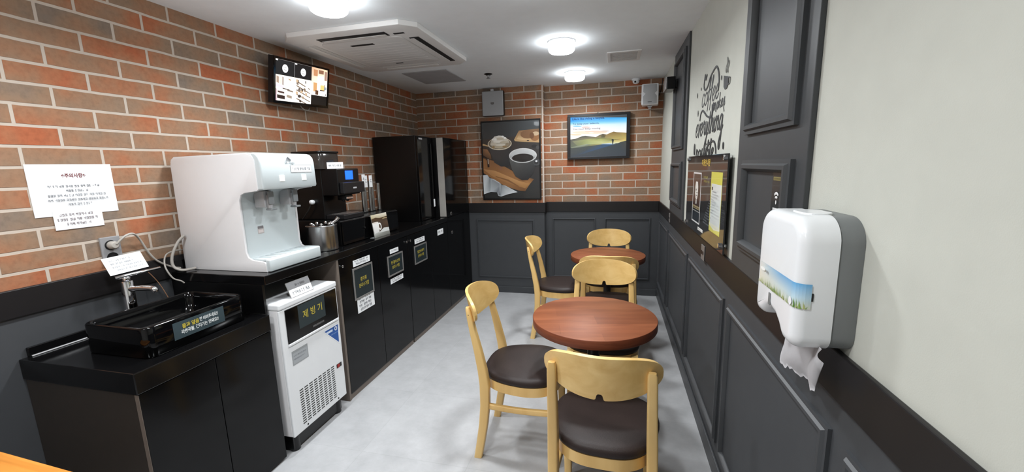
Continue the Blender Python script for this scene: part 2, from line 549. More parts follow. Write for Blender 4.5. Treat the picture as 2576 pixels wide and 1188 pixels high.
# dado bands
struct(obj('trim_2', boxes(((-.012, YN, RB), (0, 0, RT), .003)), M['band']))
struct(obj('trim_3', boxes(((XC, -.012, RB), (-.012, 0, RT), .003), ((W0, YC - .012, RB), (XC + .012, YC, RT), .003), ((XC, YC, RB), (XC + .012, -.012, RT), .003)), M['band']))
struct(obj('trim_4', boxes(((W0, YN, RB), (W0 + .012, YC - .012, RT), .003)), M['band']))
# skirting boards
struct(obj('baseboard_right', boxes(((-.010, YN, 0), (0, 0, .085), .003)), M['grey_trim']))
struct(obj('baseboard_back', boxes(((XC, -.010, 0), (-.010, 0, .07), .003), ((-1.97, YC - .010, 0), (XC + .010, YC, .07), .003)), M['grey_trim']))

def moulding(fr, a0, b0, a1, b1, w=.026, t=.014, name='trim_9', m='grey_trim'):
    """a picture-frame moulding: mitred rails with a raised inner bead"""
    bm = bmesh.new()
    prof = [(0, 0), (0, t * .55), (w * .3, t * .6), (w * .45, t), (w * .75, t), (w, t * .25), (w, 0)]
    cs = [(a0, b0, 1, 1), (a1, b0, -1, 1), (a1, b1, -1, -1), (a0, b1, 1, -1)]
    rings = [[bm.verts.new(fr(a + sa * d, b + sb * d, h)) for d, h in prof] for a, b, sa, sb in cs]
    for i in range(4):
        A, B = rings[i], rings[(i + 1) % 4]
        for j in range(len(prof) - 1):
            bm.faces.new((A[j], A[j + 1], B[j + 1], B[j]))
    return struct(obj(name, bm, M[m], smooth=40))

fr = RIGHT(0, 0, 0)
k = 10
for (y0, y1) in ((-.07, -.73), (-.825, -1.675), (-1.745, -2.552), (-2.622, -3.42), (-3.485, -4.3)):
    moulding(fr, -y0, .152, -y1, .815, .03, .016, 'trim_%d' % k); k += 1
fb = BACK(0, 0, 0)
for (x0, x1) in ((-1.092, -.628), (-.545, -.082)):
    moulding(fb, x0, .165, x1, .822, .022, .011, 'trim_%d' % k); k += 1
moulding(BACK(YC, 0, 0), -1.905, .165, -1.262, .818, .022, .011, 'trim_%d' % k); k += 1

# pilasters on the right wall, each with two moulded panels
def pilaster(y0, y1, n):
    struct(obj('trim_%d' % n, boxes(((-.013, y1, RT), (0, y0, H), .002)), M['pilaster']))
    f = RIGHT(-.013, 0, 0)
    a0, a1 = -y0 + .095, -y1 - .062
    moulding(f, a0, 1.462, a1, 2.10, .036, .020, 'trim_%d' % (n + 1), 'pilaster')
    moulding(f, a0, 1.070, a1, 1.378, .036, .020, 'trim_%d' % (n + 2), 'pilaster')
pilaster(-2.650, -3.213, 30)
pilaster(-.83, -1.455, 40)

# ================================================================== ceiling things
def downlight(x, y, label, k=1.0):
    r = root('ceiling_light', (x, y, H), label, 'ceiling light', 'round drum ceiling lights')
    obj('rim', lathe(bmesh.new(), [(.080, 0), (.089, 0), (.090, -.002), (.090, -.009), (.088, -.011), (.080, -.011)], (x, y, H - .0005), 40), M['white_plastic'], r, smooth=40)
    obj('diffuser', lathe(bmesh.new(), [(.085, -.0115), (.0855, -.050), (.082, -.060), (.074, -.067), (.055, -.071), (.0, -.072)], (x, y, H), 40), M['lamp'], r, smooth=60)
    la = bpy.data.lights.new('lamp_light', 'AREA'); la.shape = 'DISK'; la.size = .15; la.energy = LAMP_W * k; la.color = (.95, .98, 1.0); la.spread = math.radians(LAMP_SPREAD)
    lo = bpy.data.objects.new('lamp_light', la); COL.objects.link(lo); lo.parent = r; lo.location = (x, y, H - .0735)
downlight(-1.745, -2.550, 'round glowing white ceiling light at the picture top, near the cassette air conditioner')
downlight(-.798, -1.500, 'round glowing white ceiling light right of the air conditioner, before the square air vent')
downlight(-.798, -.560, 'round glowing white ceiling light farthest back, above the display on the brick wall')
for (x, y) in ((-.798, -2.56), (-1.80, -3.54), (-.90, -3.85), (-1.80, -4.6)):  # unseen lights out of frame; the last pair is added to brighten the near walls
    downlight(x, y, 'unseen round glowing white ceiling light overhead, added towards the room entrance')

# cassette air conditioner
ax, ay, az = -1.94, -1.735, H
r = root('air_conditioner', (ax, ay, az), 'square white cassette air conditioner with slot louvres set in the ceiling', 'air conditioner')
hw, hd, ch = .43, .465, .075
oct_ = [(ax - hw + ch, ay - hd), (ax + hw - ch, ay - hd), (ax + hw, ay - hd + ch), (ax + hw, ay + hd - ch), (ax + hw - ch, ay + hd), (ax - hw + ch, ay + hd), (ax - hw, ay + hd - ch), (ax - hw, ay - hd + ch)]
bm = bmesh.new()
prism(bm, oct_, az - .001, az - .028, 'z', .006, 2, bev_both=False)
obj('fascia', bm, M['ac_white'], r, smooth=35)
bm = bmesh.new()
prism(bm, rrect(ax - .275, ay - .30, ax + .275, ay + .30, .05), az - .0285, az - .034, 'z', .003, 2, bev_both=False)
g = obj('intake_panel', bm, M['ac_grille'], r, smooth=35)
bm = bmesh.new()
for i in range(9):
    y = ay - .20 + i * .05
    box(bm, (ax - .24, y, az - .0352), (ax + .24, y + .003, az - .0342))
obj('grille_line', bm, M['ac_white'], g)
obj('handle_slot', boxes(((ax - .10, ay - .235, az - .0358), (ax + .055, ay - .21, az - .0342))), M['slot_dark'], g)
obj('handle_slot', boxes(((ax - .055, ay + .235, az - .0358), (ax - .0, ay + .25, az - .0342))), M['slot_dark'], g)
def louver(cx, cy, hx, hy, m='slot_dark'):
    o = obj('louver', boxes(((cx - hx, cy - hy, az - .0305), (cx + hx, cy + hy, az - .0282))), M[m], r)
    bm = bmesh.new()
    if hx > hy: box(bm, (cx - hx + .012, cy + hy * .1, az - .034), (cx + hx - .012, cy + hy * .85, az - .0308), .001)
    else: box(bm, (cx + hx * -.85, cy - hy + .012, az - .034), (cx - hx * .1, cy + hy - .012, az - .0308), .001)
    obj('vane', bm, M['ac_white'], o)
louver(ax + .0, ay - .352, .222, .032)
louver(ax + .0, ay + .372, .222, .032, 'ac_grille')
louver(ax + .333, ay + .045, .030, .29)
louver(ax - .338, ay - .0, .030, .29, 'ac_grille')
obj('indicator', boxes(((ax + .255, ay - .345, az - .0296), (ax + .32, ay - .325, az - .0282))), M['slot_dark'], r)

o = obj('ceiling_hatch', boxes(((-2.19, -1.055, H - .006), (-1.79, -.585, H - .0005), .002)), M['hatch'])
tag(o, 'flat grey access hatch in the ceiling beyond the air conditioner', 'ceiling hatch')
r = root('air_vent', (-.395, -.99, H), 'small rectangular white air vent in the ceiling near the speakers', 'air vent')
bm = bmesh.new()
for q in (((-.515, -1.135), (-.275, -1.11)), ((-.515, -.865), (-.275, -.84)), ((-.515, -1.11), (-.49, -.865)), ((-.30, -1.11), (-.275, -.865))):
    box(bm, (q[0][0], q[0][1], H - .008), (q[1][0], q[1][1], H - .0005), .002)
obj('frame', bm, M['ac_white'], r)
obj('backing', boxes(((-.49, -1.11, H - .002), (-.30, -.865, H - .0005))), M['hatch'], r)
bm = bmesh.new()
for i in range(10):
    y = -1.102 + i * .0245
    box(bm, (-.488, y, H - .006), (-.302, y + .013, H - .002))
obj('slat', bm, M['ac_grille'], r)
r = root('sprinkler_head', (-1.521, -.768, H), 'small dark sprinkler head hanging from the ceiling', 'sprinkler')
obj('escutcheon', lathe(bmesh.new(), [(.036, 0), (.036, -.003), (.02, -.009), (.02, -.012)], (-1.521, -.768, H - .0005), 24), M['dark_plastic'], r, smooth=30)
obj('deflector', lathe(bmesh.new(), [(.011, -.012), (.011, -.03), (.006, -.033), (.018, -.036), (.018, -.039)], (-1.521, -.768, H), 20), M['steel'], r, smooth=30)
r = root('security_camera', (-.262, -.06, H), 'small white camera under the ceiling beside the white speaker', 'camera')
obj('base', cyl(bmesh.new(), (-.262, -.06, H), .04, -.016, -.0005, 24, 'z', .003), M['white_gloss'], r, smooth=30)
obj('housing', lathe(bmesh.new(), [(.030, -.016), (.033, -.026), (.026, -.040), (.010, -.048), (0, -.049)], (-.262, -.06, H), 24), M['white_gloss'], r, smooth=50)
obj('lens', lathe(bmesh.new(), [(.0, -.012), (.009, -.012), (.009, 0)], (-.27, -.082, H - .032), 16, 'y'), M['black_gloss'], r)

# ================================================================== things on the back wall
# --- coffee poster
pw, ph = .632, .817
f = BACK(YC - .016, -1.812, 1.028)
r = root('coffee_poster', (-1.5, YC, 1.03), 'tall framed poster of two dark coffee mugs hanging on the brick wall', 'poster')
bm = bmesh.new()
for q in (((0, 0), (pw, .014)), ((0, ph - .014), (pw, ph)), ((0, .014), (.014, ph - .014)), ((pw - .014, .014), (pw, ph - .014))):
    box(bm, (-1.812 + q[0][0], YC - .022, 1.028 + q[0][1]), (-1.812 + q[1][0], YC - .001, 1.028 + q[1][1]), .002)
obj('frame', bm, M['black_plastic'], r)
X = lambda x: (x - 72) / (852 - 72) * pw            # coordinates measured on a close-up of the print
Y = lambda y: (1112 - y) / (1112 - 62) * ph
def PP(l): return [(X(a), Y(b)) for a, b in l]
P = []
dk = (52, 54, 56)
P.append((rc(.012, .012, pw - .012, ph - .012), [(44, 44, 44), (40, 40, 40), (58, 64, 67), (54, 58, 60)]))
P.append((PP([(85, 300), (840, 260), (840, 900), (85, 700)]), [(60, 52, 46), (58, 54, 52), (44, 44, 46), (70, 56, 44)]))
for i in range(9):
    P.append((PP([(90, 1040 + i * 7), (835, 960 + i * 14), (835, 963 + i * 14), (90, 1043 + i * 7)]), (52, 51, 49)))
# wooden tray with a bun, upper right
P.append((PP([(510, 318), (575, 205), (840, 190), (840, 368), (640, 352), (520, 338)]), [(196, 160, 112), (150, 112, 74), (120, 88, 60), (190, 152, 108), (206, 172, 126), (198, 164, 116)]))
P.append((PP([(545, 312), (592, 222), (840, 210), (840, 345), (640, 330)]), [(216, 184, 138), (140, 100, 66), (118, 84, 58), (188, 150, 106), (214, 180, 134)]))
P.append((PP(ell(690, 255, 95, 55)), (128, 90, 58)))
P.append((PP(ell(778, 290, 58, 55)), (146, 100, 62)))
P.append((PP(ell(790, 252, 44, 26)), (196, 170, 138)))
P.append((PP(ell(740, 275, 30, 40)), (112, 74, 46)))
P.append((PP(ell(690, 338, 16, 7)), (50, 36, 26)))
P.append((PP(ell(770, 412, 38, 20)), (34, 34, 34))); P.append((PP(ell(812, 430, 22, 24)), (70, 70, 70)))
# spoon and wooden board
P.append((PP([(80, 545), (250, 590), (600, 800), (760, 840), (700, 910), (640, 1000), (560, 990), (380, 930), (210, 830), (80, 740)]),
          [(150, 104, 66), (132, 92, 60), (150, 104, 62), (100, 70, 44), (168, 118, 68), (112, 76, 46), (126, 86, 52), (150, 104, 62), (160, 112, 70), (148, 102, 62)]))
P.append((PP([(80, 690), (250, 720), (560, 860), (700, 900), (640, 960), (380, 880), (200, 790)]), [(176, 128, 82), (184, 136, 88), (190, 142, 90), (170, 124, 74), (160, 114, 66), (150, 104, 62), (166, 118, 74)]))
P.append((PP([(250, 790), (420, 840), (560, 930), (548, 936), (400, 855), (250, 800)]), (132, 90, 54)))
P.append((PP([(78, 350), (180, 385), (185, 400), (78, 378)]), (196, 160, 116)))
P.append((PP([(78, 420), (150, 430), (190, 500), (200, 560), (150, 590), (78, 520)]), [(120, 84, 58), (150, 104, 70), (142, 98, 66), (96, 68, 46), (84, 58, 40), (70, 50, 36)]))
P.append((PP([(78, 500), (150, 548), (150, 562), (78, 520)]), (24, 22, 22)))
P.append((PP([(142, 545), (168, 545), (172, 668), (146, 672)]), (52, 36, 30)))
P.append((PP([(150, 560), (162, 560), (164, 625), (152, 628)]), (184, 168, 152)))
# back mug with whipped cream
P.append((PP([(160, 370), (478, 350), (470, 480), (442, 665), (330, 665), (240, 610), (200, 500)]), [(60, 60, 60), (46, 46, 48), (48, 48, 50), (40, 40, 42), (44, 44, 46), (56, 55, 54), (62, 60, 60)]))
P.append((PP(ell(318, 365, 160, 82)), (206, 194, 172)))
P.append((PP(ell(318, 362, 148, 72)), (120, 108, 92)))
r2 = random.Random(5)
P.append((PP([(190, 372), (212, 312), (250, 268), (310, 256), (362, 262), (412, 292), (444, 336), (450, 380), (400, 420), (310, 432), (230, 415)]),
          [(180, 170, 152), (206, 198, 184), (226, 220, 208), (232, 228, 218), (236, 232, 224), (214, 206, 192), (188, 178, 160), (160, 148, 128), (150, 138, 116), (160, 150, 130), (164, 152, 132)]))
for (x, y, a, b, c) in ((255, 305, 42, 16, (238, 234, 226)), (330, 300, 52, 18, (198, 186, 166)), (300, 335, 70, 15, (228, 222, 210)), (375, 345, 52, 15, (190, 178, 156)), (240, 365, 40, 18, (206, 196, 178)), (330, 380, 70, 14, (216, 208, 192)), (420, 375, 26, 20, (150, 136, 112)), (300, 408, 62, 10, (190, 176, 150)), (362, 272, 16, 12, (246, 244, 240)), (390, 292, 18, 12, (244, 242, 236)), (236, 405, 16, 20, (158, 132, 92)), (386, 402, 30, 12, (150, 124, 84))):
    P.append((PP(ell(x, y, a, b)), c))
# front mug of black coffee
P.append((PP([(440, 510), (798, 530), (790, 640), (752, 760), (680, 850), (600, 850), (520, 800), (470, 700), (446, 600)]), [(84, 86, 84), (64, 66, 66), (54, 55, 56), (40, 40, 42), (36, 36, 38), (44, 44, 46), (60, 60, 60), (74, 74, 72), (82, 84, 82)]))
P.append((PP(ell(800, 620, 46, 44)), (70, 72, 74))); P.append((PP(ell(792, 622, 28, 26)), (44, 44, 46))); P.append((PP(ell(794, 606, 14, 12)), (226, 228, 230)))
P.append((PP(ell(620, 528, 181, 96)), (208, 209, 208)))
P.append((PP(ell(620, 530, 168, 85)), [(150, 152, 152)] * 14 + [(196, 198, 198)] * 14))
P.append((PP(ell(618, 558, 140, 54)), (34, 31, 30)))
P.append((PP(ell(610, 548, 90, 30)), (40, 37, 36)))
# napkin
P.append((PP([(82, 775), (140, 772), (170, 815), (225, 830), (305, 880), (320, 908), (380, 920), (540, 1010), (420, 1035), (318, 1068), (280, 1058), (262, 1010), (180, 1003), (84, 1034)]),
          [(206, 210, 212), (196, 200, 204), (150, 154, 158), (196, 200, 204), (204, 208, 210), (132, 136, 140), (196, 202, 206), (214, 218, 220), (208, 212, 214), (186, 192, 196), (168, 174, 178), (120, 126, 132), (190, 196, 200), (214, 218, 220)]))
P.append((PP([(170, 815), (200, 830), (170, 1000), (120, 990)]), [(126, 130, 134), (170, 176, 180), (160, 166, 170), (196, 200, 204)]))
P.append((PP([(305, 880), (330, 905), (318, 1055), (285, 1050)]), [(180, 184, 188), (112, 116, 120), (140, 146, 150), (96, 100, 104)]))
art('print', f, P, M['art_gloss'], r)

# --- landscape screen
x0, x1, z0, z1 = -.918, -.306, 1.427, 1.872
r = root('wall_display', (-.61, 0, z0), 'black framed display showing blue sky over green hills, hanging on the brick wall', 'display')
obj('housing', boxes(((x0, -.045, z0), (x1, -.002, z1), .004)), M['dark_plastic'], r)
bm = bmesh.new()
for q in (((x0, z0), (x1, z0 + .022)), ((x0, z1 - .026), (x1, z1)), ((x0, z0 + .022), (x0 + .030, z1 - .026)), ((x1 - .034, z0 + .022), (x1, z1 - .026))):
    box(bm, (q[0][0], -.049, q[0][1]), (q[1][0], -.0445, q[1][1]), .001)
obj('bezel', bm, M['dark_plastic'], r)
sx0, sx1, sz0, sz1 = x0 + .030, x1 - .034, z0 + .022, z1 - .026
sw, sh = sx1 - sx0, sz1 - sz0
f = BACK(-.0452, sx0, sz0)
X = lambda x: (x - 140) / (1352 - 140) * sw
Y = lambda y, x=0: (1 - (y - (205 - (x - 140) * .052)) / 905.0) * sh
def PP(l): return [(X(a), max(0, min(sh, Y(b, a)))) for a, b in l]
P = [(rc(0, 0, sw, sh), [(58, 66, 74), (56, 62, 70), (60, 66, 70), (70, 74, 70)])]
skyL = [(205, (24, 132, 208)), (290, (20, 150, 226)), (340, (120, 200, 240)), (400, (226, 240, 250)), (520, (250, 248, 246)), (720, (250, 240, 228))]
skyR = [(205, (60, 164, 224)), (290, (120, 196, 236)), (340, (190, 222, 242)), (400, (216, 228, 242)), (520, (232, 236, 244)), (720, (248, 246, 244))]
for (a, ca), (b, cb), (_, da), (_, db) in zip(skyL, skyL[1:], skyR, skyR[1:]):
    P.append((PP([(140, b), (1352, b), (1352, a), (140, a)]), [cb, db, da, ca]))
for (x, y, a, b, c) in ((560, 540, 380, 34, (240, 218, 196)), (700, 520, 240, 20, (226, 200, 180)), (260, 590, 130, 22, (236, 212, 184)), (900, 505, 90, 14, (214, 196, 184)), (600, 545, 60, 14, (250, 238, 220)), (290, 400, 100, 12, (120, 190, 224)), (480, 425, 90, 24, (216, 196, 190)), (660, 395, 120, 14, (252, 252, 252))):
    P.append((PP(ell(x, y, a, b)), c))
P.append((PP([(140, 700), (260, 680), (400, 622), (470, 612), (590, 628), (700, 640), (780, 592), (850, 570), (930, 582), (1000, 548), (1080, 515), (1150, 528), (1260, 532), (1352, 540), (1352, 720), (900, 830), (400, 860), (140, 880)]),
          [(86, 86, 78), (100, 98, 84), (80, 80, 70), (74, 74, 64), (84, 82, 70), (120, 112, 84), (128, 112, 70), (96, 84, 56), (140, 116, 64), (156, 126, 62), (100, 82, 50), (128, 104, 58), (150, 124, 66), (138, 116, 66), (190, 176, 104), (170, 170, 110), (110, 116, 84), (96, 104, 86)]))
P.append((PP([(180, 740), (500, 690), (820, 650), (1050, 690), (1352, 660), (1300, 720), (1180, 770), (900, 790), (640, 800), (300, 850)]), [(128, 128, 104), (150, 156, 96), (110, 114, 64), (96, 92, 54), (196, 160, 84), (206, 188, 120), (200, 206, 170), (200, 208, 180), (170, 178, 120), (118, 126, 90)]))
P.append((PP([(560, 740), (800, 672), (1000, 670), (1140, 690), (1040, 740), (840, 770)]), [(168, 172, 110), (150, 152, 84), (128, 126, 66), (120, 112, 60), (196, 196, 128), (190, 194, 136)]))
P.append((PP([(800, 585), (850, 566), (930, 580), (890, 650), (820, 650)]), [(116, 100, 66), (76, 66, 46), (128, 106, 60), (92, 86, 54), (100, 98, 70)]))
P.append((PP([(820, 790), (1000, 770), (1160, 790), (1120, 830), (860, 830)]), [(150, 170, 190), (196, 214, 220), (170, 186, 190), (70, 110, 150), (64, 100, 136)]))
P.append((PP([(140, 880), (500, 800), (600, 812), (400, 880), (160, 900)]), [(120, 126, 108), (150, 158, 136), (96, 104, 84), (84, 92, 78), (112, 118, 100)]))
P.append((PP([(140, 905), (640, 830), (860, 800), (1060, 800), (1170, 780), (1240, 740), (1352, 716), (1352, 1110), (140, 1110)]), [(70, 74, 70), (64, 72, 70), (44, 84, 124), (42, 80, 120), (52, 62, 66), (48, 50, 46), (62, 64, 58), (54, 60, 68), (60, 66, 74)]))
P.append((PP([(1040, 690), (1065, 675), (1090, 700), (1078, 760), (1070, 800), (1058, 800), (1052, 750)]), (46, 50, 42)))
s = art('screen', f, P, M['art_screen'], r)
text('lettering', 'Life is like riding a bicycle.', .026, f, X(180), Y(232, 500), mat('screen_text', (16, 60, 110), .6), s, .004, width=X(880) - X(180), align='LEFT', bold=.0008)
text('lettering', 'To keep your balance,', .024, f, X(190), Y(345, 400), mat('screen_text_grey', (70, 96, 118), .6), s, .004, width=X(770) - X(190), align='LEFT', bold=.0006)
text('lettering', 'You must keep moving', .024, f, X(190), Y(462, 400), mat('screen_text_brown', (128, 118, 118), .6), s, .004, width=X(800) - X(190), align='LEFT', bold=.0006)
obj('hook', boxes(((-.62, -.035, z1), (-.612, -.02, z1 + .012))), M['dark_plastic'], r)

# --- square flat speaker
r = root('panel_speaker', (-1.66, YC, 1.888), 'square silver wall speaker with small dark badge above the coffee poster', 'speaker')
obj('cabinet', boxes(((-1.775, YC - .055, 1.888), (-1.548, YC - .002, 2.134), .008)), M['dark_plastic'], r)
obj('grille', boxes(((-1.773, YC - .066, 1.890), (-1.550, YC - .054, 2.132), .008, 3)), M['speaker_grille'], r)
f = BACK(YC - .0662, -1.663, 2.008)
art('badge', f, [(rc(-.017, -.004, .017, .014), (84, 82, 80)), (rc(-.013, .0, .013, .010), (112, 108, 104)), (rc(-.010, -.012, .010, -.007), (120, 120, 120))], M['art'], r)
obj('bracket', boxes(((-1.69, YC - .03, 2.134), (-1.66, YC - .002, 2.158), .003)), M['white_plastic'], r)

# --- white two-way speaker, turned into the room
r = empty('bookshelf_speaker', (-.125, -.030, 1.93), 'white two-way speaker with waisted grille high in the back corner', 'speaker', rotz=math.radians(-6))
LOCAL = {r}
bm = bmesh.new()
prism(bm, rrect(-.076, -.02, .076, .17, .012), -.13, 0, 'y', .008, 3)
obj('cabinet', bm, M['white_gloss'], r, smooth=40)
f = Frame((0, -.1302, 0), (1, 0, 0), (0, 0, 1))
def wst(k): return [(-.058 * k, .162), (.058 * k, .162), (.060 * k, .10), (.038 * k, .082), (.060 * k, .058), (.060 * k, -.012), (-.060 * k, -.012), (-.060 * k, .058), (-.038 * k, .082), (-.060 * k, .10)]
bm = bmesh.new(); prism(bm, wst(1), -.131, -.136, 'y', .002, 2, bev_both=False)
obj('grille', bm, M['speaker_grille'], r, smooth=35)
f = Frame((0, -.1362, 0), (1, 0, 0), (0, 0, 1))
art('badge', f, [(rc(-.018, .002, .018, .010), (96, 98, 100))], M['art'], r)
obj('bracket', boxes(((-.02, -.09, -.036), (.02, -.05, -.021), .003), ((-.012, -.075, -.05), (.012, .02, -.036), .003)), M['silver_paint'], r)
bm = bmesh.new(); tube(bm, [(-.055, -.035, 1.99), (-.03, -.02, 2.05), (-.018, -.018, 2.12), (-.015, -.015, H - .005)], .004, 8)
tag(obj('speaker_cable', bm, M['cable_dark'], smooth=60), 'black cable rising beside the white speaker into the ceiling corner', 'cable')

# ================================================================== things on the right wall
# --- cube wall lamp on the far pilaster
r = root('wall_lamp', (-.05, -.97, 1.895), 'black box wall lamp high on the far pilaster', 'wall lamp')
obj('housing', boxes(((-.092, -1.062, 1.897), (-.034, -.89, 1.983), .004)), M['black_plastic'], r)
obj('front_plate', boxes(((-.098, -1.058, 1.899), (-.0925, -.894, 1.981), .002)), M['silver_frame'], r)
obj('mount', boxes(((-.0345, -1.02, 1.915), (-.0135, -.93, 1.965), .002)), M['black_plastic'], r)

# --- lettering decal
STR = {
 'c': (.85, [[(.75, .8), (.45, 1), (.1, .6), (.2, .1), (.55, 0), (.85, .25)]]),
 'o': (.95, [[(.5, 1), (.1, .7), (.1, .25), (.45, 0), (.8, .3), (.75, .8), (.5, 1), (.7, .85), (1, .9)]]),
 'f': (.66, [[(0, .2), (.35, .9), (.65, 1.7), (.5, 1.9), (.35, 1.5), (.3, .5), (.25, -.4), (.1, -.55)], [(.05, .95), (.65, 1.02)]]),
 'e': (.85, [[(.05, .35), (.5, .55), (.65, .85), (.4, 1), (.1, .6), (.2, .1), (.5, 0), (.85, .3)]]),
 'm': (1.35, [[(0, .7), (.12, 1), (.12, 0), (.2, .7), (.42, 1), (.52, .7), (.52, 0), (.6, .7), (.85, 1), (.98, .7), (.98, .1), (1.2, .2)]]),
 'a': (.95, [[(.75, .85), (.45, 1), (.1, .6), (.2, .08), (.45, .05), (.72, .9), (.74, .1), (.95, .2)]]),
 'k': (.9, [[(0, .2), (.3, 1.7), (.2, 1.8), (.12, 0)], [(.7, 1), (.2, .5), (.5, .35), (.7, 0), (.95, .2)]]),
 's': (.8, [[(0, .1), (.5, 1.05), (.45, .7), (.65, .2), (.35, -.1), (.5, -.5), (.7, -.8)]]),
 'v': (.85, [[(0, .9), (.2, .95), (.3, .1), (.4, 0), (.7, .9), (.9, .85)]]),
 'r': (.85, [[(0, .2), (.25, 1.05), (.35, .85), (.6, .9), (.55, .3), (.7, 0), (.9, .2)]]),
 'y': (.9, [[(0, .9), (.1, .9), (.2, .2), (.4, .05), (.65, .9), (.6, .2), (.45, -.9), (.2, -1.25), (.05, -1.0), (.3, -.5), (.9, .1)]]),
 't': (.62, [[(.1, .2), (.3, 1.6), (.25, .3), (.4, 0), (.65, .2)], [(0, 1.1), (.6, 1.18)]]),
 'h': (.9, [[(0, .2), (.38, 1.75), (.22, 1.9), (.15, 0), (.2, .6), (.5, 1), (.65, .7), (.65, .1), (.9, .15)]]),
 'i': (.5, [[(0, .2), (.2, 1), (.2, .15), (.35, 0), (.5, .2)], [(.22, 1.35), (.26, 1.5)]]),
 'n': (.92, [[(0, .7), (.15, 1), (.15, 0), (.2, .6), (.5, 1), (.65, .7), (.65, .1), (.92, .15)]]),
 'g': (.95, [[(.7, .85), (.4, 1), (.1, .6), (.2, .1), (.5, .1), (.7, .9), (.68, -.4), (.55, -1.2), (.3, -1.1), (.35, -.6), (.95, .3)]]),
 'p': (.9, [[(0, .2), (.2, 1.1), (.15, -.6), (.2, .7), (.5, 1), (.78, .6), (.5, .03), (.2, .2)]]),
 'b': (.85, [[(0, .2), (.35, 1.6), (.2, 1.6), (.12, .2), (.4, 0), (.72, .4), (.5, .9), (.9, .8)]]),
 'l': (.5, [[(0, .2), (.35, 1.6), (.18, 1.7), (.15, .2), (.35, 0), (.5, .2)]]),
}
INK = (48, 49, 50)
def ribbon(pts, w, out, k=5, taper=True, pen=.6):
    p = [Vector((a, b, 0)) for a, b in pts]
    q = smooth_path(p, k)
    L = []; Rr = []
    n = len(q)
    for i, c in enumerate(q):
        d = (q[min(i + 1, n - 1)] - q[max(i - 1, 0)])
        if d.length < 1e-7: d = Vector((1, 0, 0))
        d.normalize(); s = Vector((-d.y, d.x, 0))
        ww = w * (.55 + pen * abs(d.y) if taper else 1)
        L.append(c + s * ww); Rr.append(c - s * ww)
    for i in range(n - 1):
        out.append(([(Rr[i].x, Rr[i].y), (Rr[i + 1].x, Rr[i + 1].y), (L[i + 1].x, L[i + 1].y), (L[i].x, L[i].y)], INK))
def word(s, u0, u1, z, xh, w, out, shear=.18):
    tot = sum(STR[c][0] for c in s)
    k = (u1 - u0) / tot
    u = u0
    for c in s:
        adv, st = STR[c]
        for pl in st:
            ribbon([(u + a * k + shear * b * xh, z + b * xh) for a, b in pl], w, out)
        u += adv * k
D = []
word('coffee', 1.86, 2.235, 1.662, .062, .0062, D)
word('makes', 2.150, 2.362, 1.612, .033, .0042, D, .1)
word('everything', 1.728, 2.345, 1.513, .066, .0062, D)
word('possible', 1.765, 2.20, 1.388, .052, .006, D)
ribbon([(1.973, 1.813), (1.945, 1.791), (1.927, 1.817), (1.906, 1.765), (1.947, 1.74), (1.999, 1.749), (2.053, 1.784), (2.126, 1.803), (2.171, 1.807), (2.213, 1.781), (2.235, 1.737), (2.226, 1.69)], .0075, D)
ribbon([(1.839, 1.595), (1.856, 1.628), (1.901, 1.642), (1.952, 1.627), (2.025, 1.6), (2.12, 1.59), (2.126, 1.646)], .0075, D)
ribbon([(2.03, 1.435), (2.10, 1.462), (2.189, 1.47), (2.235, 1.445), (2.249, 1.41)], .008, D)
for pts in ([(2.321, 1.738), (2.40, 1.720), (2.402, 1.69), (2.38, 1.676), (2.352, 1.675), (2.328, 1.69)],):
    D.append((pts, INK))
ribbon([(2.40, 1.716), (2.425, 1.71), (2.42, 1.69), (2.40, 1.69)], .004, D)
ribbon([(2.36, 1.742), (2.352, 1.76), (2.372, 1.78), (2.367, 1.803)], .004, D)
ribbon([(2.385, 1.738), (2.378, 1.755), (2.395, 1.768), (2.392, 1.785)], .004, D)
for (a, b, rx, rz) in ((2.28, 1.737, .007, .011), (1.837, 1.762, .007, .009), (1.738, 1.743, .008, .015), (1.78, 1.641, .008, .018), (2.376, 1.442, .012, .016), (1.722, 1.446, .020, .034)):
    D.append((ell(a, b, rx, rz, 16), INK))
o = art('wall_lettering', RIGHT(-.0006, 0, 0), D, M['art'], None, 0.000002)
tag(o, 'dark script lettering coffee makes everything with cup and beans on the pale wall', 'wall lettering')

# --- notice board on stand-offs
bx = -.022
r = root('notice_board', (bx, -2.1, 1.0), 'dark glossy notice board with two posters, fixed on the pale right wall', 'notice board')
BY0, BY1, BZ0, BZ1 = -1.680, -2.566, 1.002, 1.406
obj('board', boxes(((bx - .003, BY1, BZ0), (bx + .003, BY0, BZ1), .001)), M['acrylic_dark'], r)
for (y, z) in ((BY0 - .03, BZ1 - .016), (BY1 + .045, BZ1 - .016), (BY0 - .03, BZ0 + .022), (BY1 + .045, BZ0 + .03)):
    bm = bmesh.new(); cyl(bm, (0, y, z), .011, bx - .012, -.0005, 20, 'x', .002)
    obj('standoff', bm, M['chrome'], r, smooth=40)
f = RIGHT(bx - .0034, BY0, BZ0)
P = []
